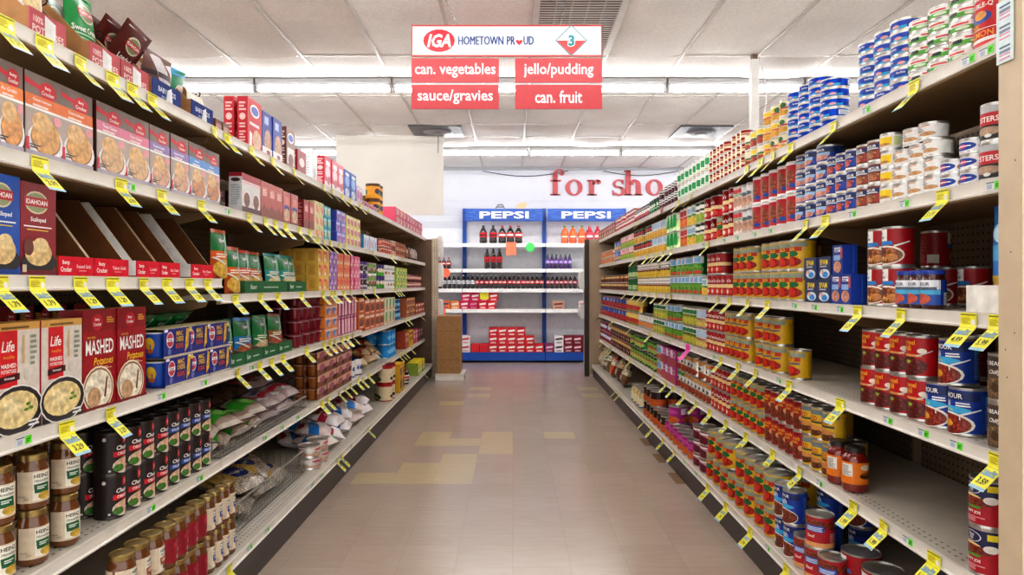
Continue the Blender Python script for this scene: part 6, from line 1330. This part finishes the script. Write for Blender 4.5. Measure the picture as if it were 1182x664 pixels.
# ------------------------------------------------------------------ soft drink shelves on the back wall
BZ0, BZ1 = 9.87, 10.36
XU = [WX(441, 10.1), WX(535, 10.1), WX(629, 10.1), WX(723, 10.1), WX(817, 10.1)]
SH = {'A': WZ(281, BZ0), 'B': WZ(310.5, BZ0), 'C': WZ(333.5, BZ0), 'D': WZ(357, BZ0), 'E': WZ(407, BZ0)}
BLUE = '#1c4fa6'
for i in range(4):
    x0, x1 = XU[i], XU[i+1]; Lb = x1 - x0
    g = empty('drink_shelf_bay', (x0, BZ1, 0)); tag(g, ['white drink shelving bay at far left, half hidden', 'drink shelving bay under the left blue header', 'drink shelving bay under the right blue header', 'drink shelving bay hidden behind right gondola'][i], 'shelving', 'drink shelving bays along the back wall')
    m = MB(); m.box(0, Lb, .0, .012, .1, 2.2 if i else 1.95, '#e3e4e8', 'paint'); m.build('back_panel', g)
    for x in ((0,) if i < 3 else (0, Lb)):
        m = MB(); m.box(x - .03, x + .03, -.05, -.001, 0, 2.24, BLUE if i else BLUE, 'paint'); m.new_layer()
        for k in range(50): m.face([(x + a, -.0505, .2 + .04*k + b) for a, b in ((-.004, 0), (.004, 0), (.004, .02), (-.004, .02))], '#0f2d66', 'paint')
        m.build('upright', g)
    for kx in 'ABCD':
        z = SH[kx]; f = BZ0 - BZ1
        m = MB(); m.box(.004, Lb - .004, f, -.052, z - .02, z, '#e2e3e6', 'paint'); so = m.build('shelf', g)
        m = MB(); m.prism([(f - .004, z + .002), (f, z + .002), (f, z - .05), (f - .012, z - .05)], 'x', .004, Lb - .004, '#eff0f1', 'paint'); m.build('price_rail', so)
    m = MB(); m.box(.004, Lb - .004, f, -.052, .03, SH['E'], BLUE, 'paint'); m.build('base_deck', g)
    if i in (1, 2):
        m = MB(); zt, zb_ = WZ(241, 10.05), WZ(255.5, 10.05); hw = Lb - .07
        m.box(.035, Lb - .035, -.31, -.29, zb_, zt, '#1f56b4', 'plastic')
        rr = random.Random(i); art = []
        for k in range(16):
            v = rr.uniform(.1, .9); u = rr.choice((-1, 1)) * rr.uniform(.3, .46); art.append(('r', u - .04, v, u + .04, v + .03, '#4f86d6'))
        art += [('r', -.48, .06, .48, .09, '#163f8c'), T('PEPSI', 0, .5, .58, W, fit=.64, bold=.03)]
        put_art(m, art, hw, zt - zb_, lambda u, v, o: (Lb/2 + u, -.31 - o, zb_ + v), lift=.0006, mats={'paper': 'plastic'})
        m.build('header_panel', g)
        m = MB()
        for x in (.04, Lb - .05): m.box(x, x + .01, -.29, -.051, zb_ + .05, zb_ + .09, BLUE, 'paint')
        m.build('header_arm', g)
CK, CR = '#1a0d0c', '#c8182a'
def put_bottles(pxs, shelf, proto_fn, h, what, where, cat='bottle', Zb=9.96):
    p = None
    for k, px in enumerate(pxs):
        o = proto_fn() if p is None else dup(p)
        p = p or o
        o.location = (WX(px, Zb), Zb, SH[shelf] + .001); o.rotation_euler = (0, 0, R.uniform(-.3, .3))
        tag(o, f'{what}, {ORD[k]} from left, {where}', cat, f'{what}s, {where}')
lt = lambda c: [('e', 0, .5, .3, .26, c)]
put_bottles([557.8, 569.3], 'A', lambda: bottle('cola_bottle', .115, .262, CK, '#1a1a1a', CR, [('r', -.3, .3, .3, .6, '#3a0a0e')]), .262, 'large black-capped cola bottle', 'top drink shelf')
put_bottles([579.8, 589.2, 598.6], 'A', lambda: bottle('cola_bottle', .115, .258, CK, CR, CR, [('r', -.34, .3, .34, .7, W)]), .258, 'large red-capped cola bottle', 'top drink shelf')
put_bottles([652, 661.3, 671.5], 'A', lambda: bottle('orange_soda_bottle', .115, .255, '#e0632c', '#1f7a3c', '#e8743c', [('r', -.3, .0, .3, .3, '#f4e6d9')]), .255, 'large orange soda bottle', 'top drink shelf')
put_bottles([680.4, 689.7], 'A', lambda: bottle('red_soda_bottle', .115, .252, '#b81f3a', '#c8303c', '#d9485a', [('r', -.3, .0, .3, .5, '#f4e6e9')]), .252, 'large red soda bottle', 'top drink shelf')
put_bottles([507, 512.5, 518], 'B', lambda: bottle('small_cola_bottle', .07, .165, CK, CR, CR, [('r', -.3, .3, .3, .7, W)]), .165, 'small cola bottle', 'second drink shelf far left')
put_bottles([562.3, 569.5, 576.5], 'B', lambda: bottle('tall_cola_bottle', .086, .29, CK, '#2a2a2a', CR, [('r', -.3, .2, .3, .5, '#8a1420')]), .29, 'tall slim cola bottle', 'second drink shelf')
put_bottles([632, 637.2, 642.2, 647.3, 652.6, 657.6], 'B', lambda: bottle('grape_soda_bottle', .066, .215, '#3a1a5c', '#1f7a3c', '#8f6cc4', [('r', -.3, .3, .3, .6, '#e0d5f0')]), .215, 'purple grape soda bottle', 'second drink shelf')
put_bottles([508 + 5.35*k for k in range(8)], 'C', lambda: bottle('diet_cola_bottle', .062, .2, CK, '#d9d9dc', '#d9dadf', [('r', -.3, .3, .3, .6, '#9a9aa4')]), .2, 'cola bottle with silver label', 'third drink shelf')
put_bottles([551 + 5.3*k for k in range(15)], 'C', lambda: bottle('red_label_bottle', .062, .198, CK, '#d9d9dc', CR, [('r', -.3, .3, .3, .7, '#f0dcdc')]), .198, 'cola bottle with red label', 'third drink shelf')
put_bottles([632.5 + 5.2*k for k in range(8)], 'C', lambda: bottle('cherry_cola_bottle', .062, .196, '#2a0c10', '#c9c9cc', '#a8283c', [('r', -.3, .3, .3, .7, '#e6d3d8')]), .196, 'cherry cola bottle', 'third drink shelf right bay')
def put_cases(items, shelf, what, where, Zf=BZ0 + .02, d=.2):
    """items: (px0, px1, tier, base, art colour)"""
    cache = {}
    for k, (a, b, tier, base, mark, nm) in enumerate(items):
        key = (nm, base, round(b - a, 1))
        x0, x1 = WX(a, Zf), WX(b, Zf)
        if key in cache: o = dup(cache[key])
        else: o = box('soda_case', x1 - x0, d, .117, base, [('p', [(-.38, .45), (.38, .55), (.38, .78), (-.38, .68)], mark), ('n', -.3, .1, .3, .3, 2, mark)] if mark else [], side=base); cache[key] = o
        o.location = ((x0 + x1)/2, Zf + d/2, SH[shelf] + .0005 + tier*.1175)
        tag(o, f'{nm} {what}, {["bottom", "second", "third"][tier]} layer, {ORD[k]} from left, {where}', 'drink carton', f'{what}s, {where}')
put_cases([(507.6, 519.6, 0, '#e0732c', '#2a4f9c', 'orange'), (520.2, 530.5, 0, '#d98a5a', '#efe2d4', 'pale orange')], 'D', 'soda carton', 'fourth drink shelf, far left')
put_cases([(531, 541, 0, '#c81f5a', W, 'pink'), (541.4, 551.6, 0, '#c01a50', '#e08aac', 'pink'), (552.2, 562, 0, '#cf1f3a', W, 'red'), (562.4, 572.6, 0, '#cf1f3a', W, 'red'), (532.6, 543, 1, '#c81f5a', W, 'pink'), (543.3, 553.6, 1, '#c01a50', W, 'pink'), (553.9, 564, 1, '#cf1f3a', W, 'red'), (564.4, 575, 1, '#cf1f3a', W, 'red')], 'D', 'cola carton', 'fourth drink shelf')
put_cases([(637.7, 651.5, 0, '#c9a08c', '#7a2f28', 'brown and white'), (668, 676, 0, '#e2d5d5', '#c98a94', 'white')], 'D', 'drink pack', 'fourth drink shelf, right bay')
R1_ = '#cc2232'
put_cases([(532, 542.6, 0, '#dfe0e4', '#c8303c', 'silver'), (543.4, 553.2, 0, R1_, None, 'plain red'), (553.8, 563.6, 0, R1_, None, 'plain red')] + [(564.2 + 10.6*k, 574.5 + 10.6*k, 0, R1_, W, 'red') for k in range(6)], 'E', 'cola carton', 'bottom drink shelf')
put_cases([(532, 542.6, 1, '#dfe0e4', '#c8303c', 'silver')] + [(564.2 + 10.6*k, 574.5 + 10.6*k, 1, R1_, W, 'red') for k in range(5)], 'E', 'cola carton', 'bottom drink shelf')
put_cases([(564.2 + 10.6*k, 574.5 + 10.6*k, 2, R1_, W, 'red') for k in range(4)], 'E', 'cola carton', 'bottom drink shelf')
put_cases([(629.2, 639.4, 0, '#8f2a5a', '#e0c4d4', 'dark pink'), (640, 650.5, 0, '#e6e2e4', '#3a2a3a', 'white'), (651, 661.3, 0, '#7a1430', '#e6cfd6', 'maroon'), (661.6, 671.9, 0, '#7a1430', '#e6cfd6', 'maroon'), (672.3, 682.6, 0, '#7a1430', '#e6cfd6', 'maroon'),
           (640, 650.5, 1, '#e6e2e4', '#3a2a3a', 'white'), (651, 661.3, 1, '#7a1430', '#e6cfd6', 'maroon'), (661.6, 671.9, 1, '#7a1430', '#e6cfd6', 'maroon'), (672.3, 682.6, 1, '#7a1430', '#e6cfd6', 'maroon')], 'E', 'soda carton', 'bottom drink shelf, right bay')
# paper notices on the drink shelves
def notice(px, py, w, h, col, label, star=False, Z=BZ0 - .014, tris=10):
    mb = MB(); x, z = WX(px, Z), WZ(py, Z); sw, sh = w * Z / F, h * Z / F
    if star: pts = [((sw/2)*(1 if i % 2 else .86)*math.cos(2*PI*i/24) * 1.05, (sh/2)*(1 if i % 2 else .86)*math.sin(2*PI*i/24) * 1.05) for i in range(24)]
    else: pts = [(-sw/2, -sh/2), (sw/2, -sh/2), (sw/2, sh/2), (-sw/2, sh/2)]
    mb.prism(pts, 'y', -.001, .0, col, 'paper')
    o = mb.build('paper_notice'); o.location = (x, Z, z); tag(o, label, 'notice')
notice(590, 287, 12, 15, '#f58a68', 'plain orange paper notice on the top drink shelf edge')
notice(612, 285.5, 10.5, 11, '#4ee070', 'green starburst paper notice on the top drink shelf edge', True)
notice(514.5, 315, 10.5, 11, '#f57a5c', 'orange starburst notice on the second drink shelf edge', True)
notice(510, 361.5, 8.5, 11, '#f57a5c', 'plain orange notice on the fourth drink shelf edge, far left')
notice(559, 341, 10, 9, '#e6e23a', 'yellow notice stuck on the upper pink cartons', Z=BZ0 + .0185)
# things on top of the headers
mb = MB(); mb.prism([(.0, 0), (.12, 0), (.15, .07), (.11, .095), (.04, .08), (-.01, .04)], 'y', -.01, .01, '#d9bd98', 'card'); o = mb.build('card_fan'); o.location = (WX(596.5, 10.05), 10.06, WZ(241, 10.05)); tag(o, 'tan curled card on top of the left blue header', 'card')
mb = MB()
for a, b in (((0, 0), (.04, .05)), ((.04, .05), (.1, .055)), ((.1, .055), (.13, .0)), ((.02, .02), (.11, .02))): mb.tube((a[0], 0, a[1] + .006), (b[0], 0, b[1] + .006), .008, '#6d6a6c', 'plastic')
o = mb.build('metal_clip'); o.location = (WX(572, 10.05), 10.06, WZ(241, 10.05)); tag(o, 'grey bent clip on top of the left blue header', 'clip')

# cartons on a white pallet beside the left end panel, white end fittings
mb = MB(); mb.box(-.165, .165, -.25, .25, .045, .07, '#e6e2da', 'paint'); mb.box(-.165, .165, -.25, -.2, 0, .045, '#efece6', 'paint'); mb.box(-.165, .165, .2, .25, 0, .045, '#efece6', 'paint')
o = mb.build('pallet'); o.location = (-.735, 8.3, 0); tag(o, 'low white pallet beside the far end of left shelving', 'pallet')
for k in range(2):
    mb = MB(); mb.box(-.135, .135, -.19, .19, 0, .335, '#ad875f', 'card'); mb.box(-.135, .135, -.1905, .1905, .16, .163, '#7a5c40', 'card')
    o = mb.build('cardboard_box'); o.location = (-.755, 8.31, .07 + k*.336); tag(o, f'{["lower", "upper"][k]} brown cardboard box stacked on the white pallet', 'box', 'boxes on the white pallet')
def endcap_rack(x, sgn, ys, label):
    o = empty('endcap_rack', (x, 8.58, 0)); tag(o, label, 'shelf fitting')
    mb = MB(); a, b = sorted((-sgn*.05, -sgn*.03)); mb.box(a, b, -.02, .02, 0, 1.6, '#cfc8bd', 'paint'); mb.build('post', o)
    for (y0, y1) in ys:
        z0, z1 = WZ(y1, 8.5), WZ(y0, 8.5); h = z1 - z0; mb = MB()
        pts = [(-.03, 0), (.012, 0), (.026, .03), (.03, h/2), (.026, h - .03), (.012, h), (-.03, h)]
        mb.prism([(sgn*p, z0 + q) for p, q in pts], 'y', -.12, .12, '#ecebea', 'plastic'); mb.build('rounded_shelf_end', o)
endcap_rack(-.895, 1, ((272, 296), (304, 331), (346, 372), (383, 410)), 'rack of rounded white endcap fittings left of the aisle end')
endcap_rack(.845, -1, ((314, 334), (352, 368)), 'rack of rounded white endcap fittings right of the aisle end')
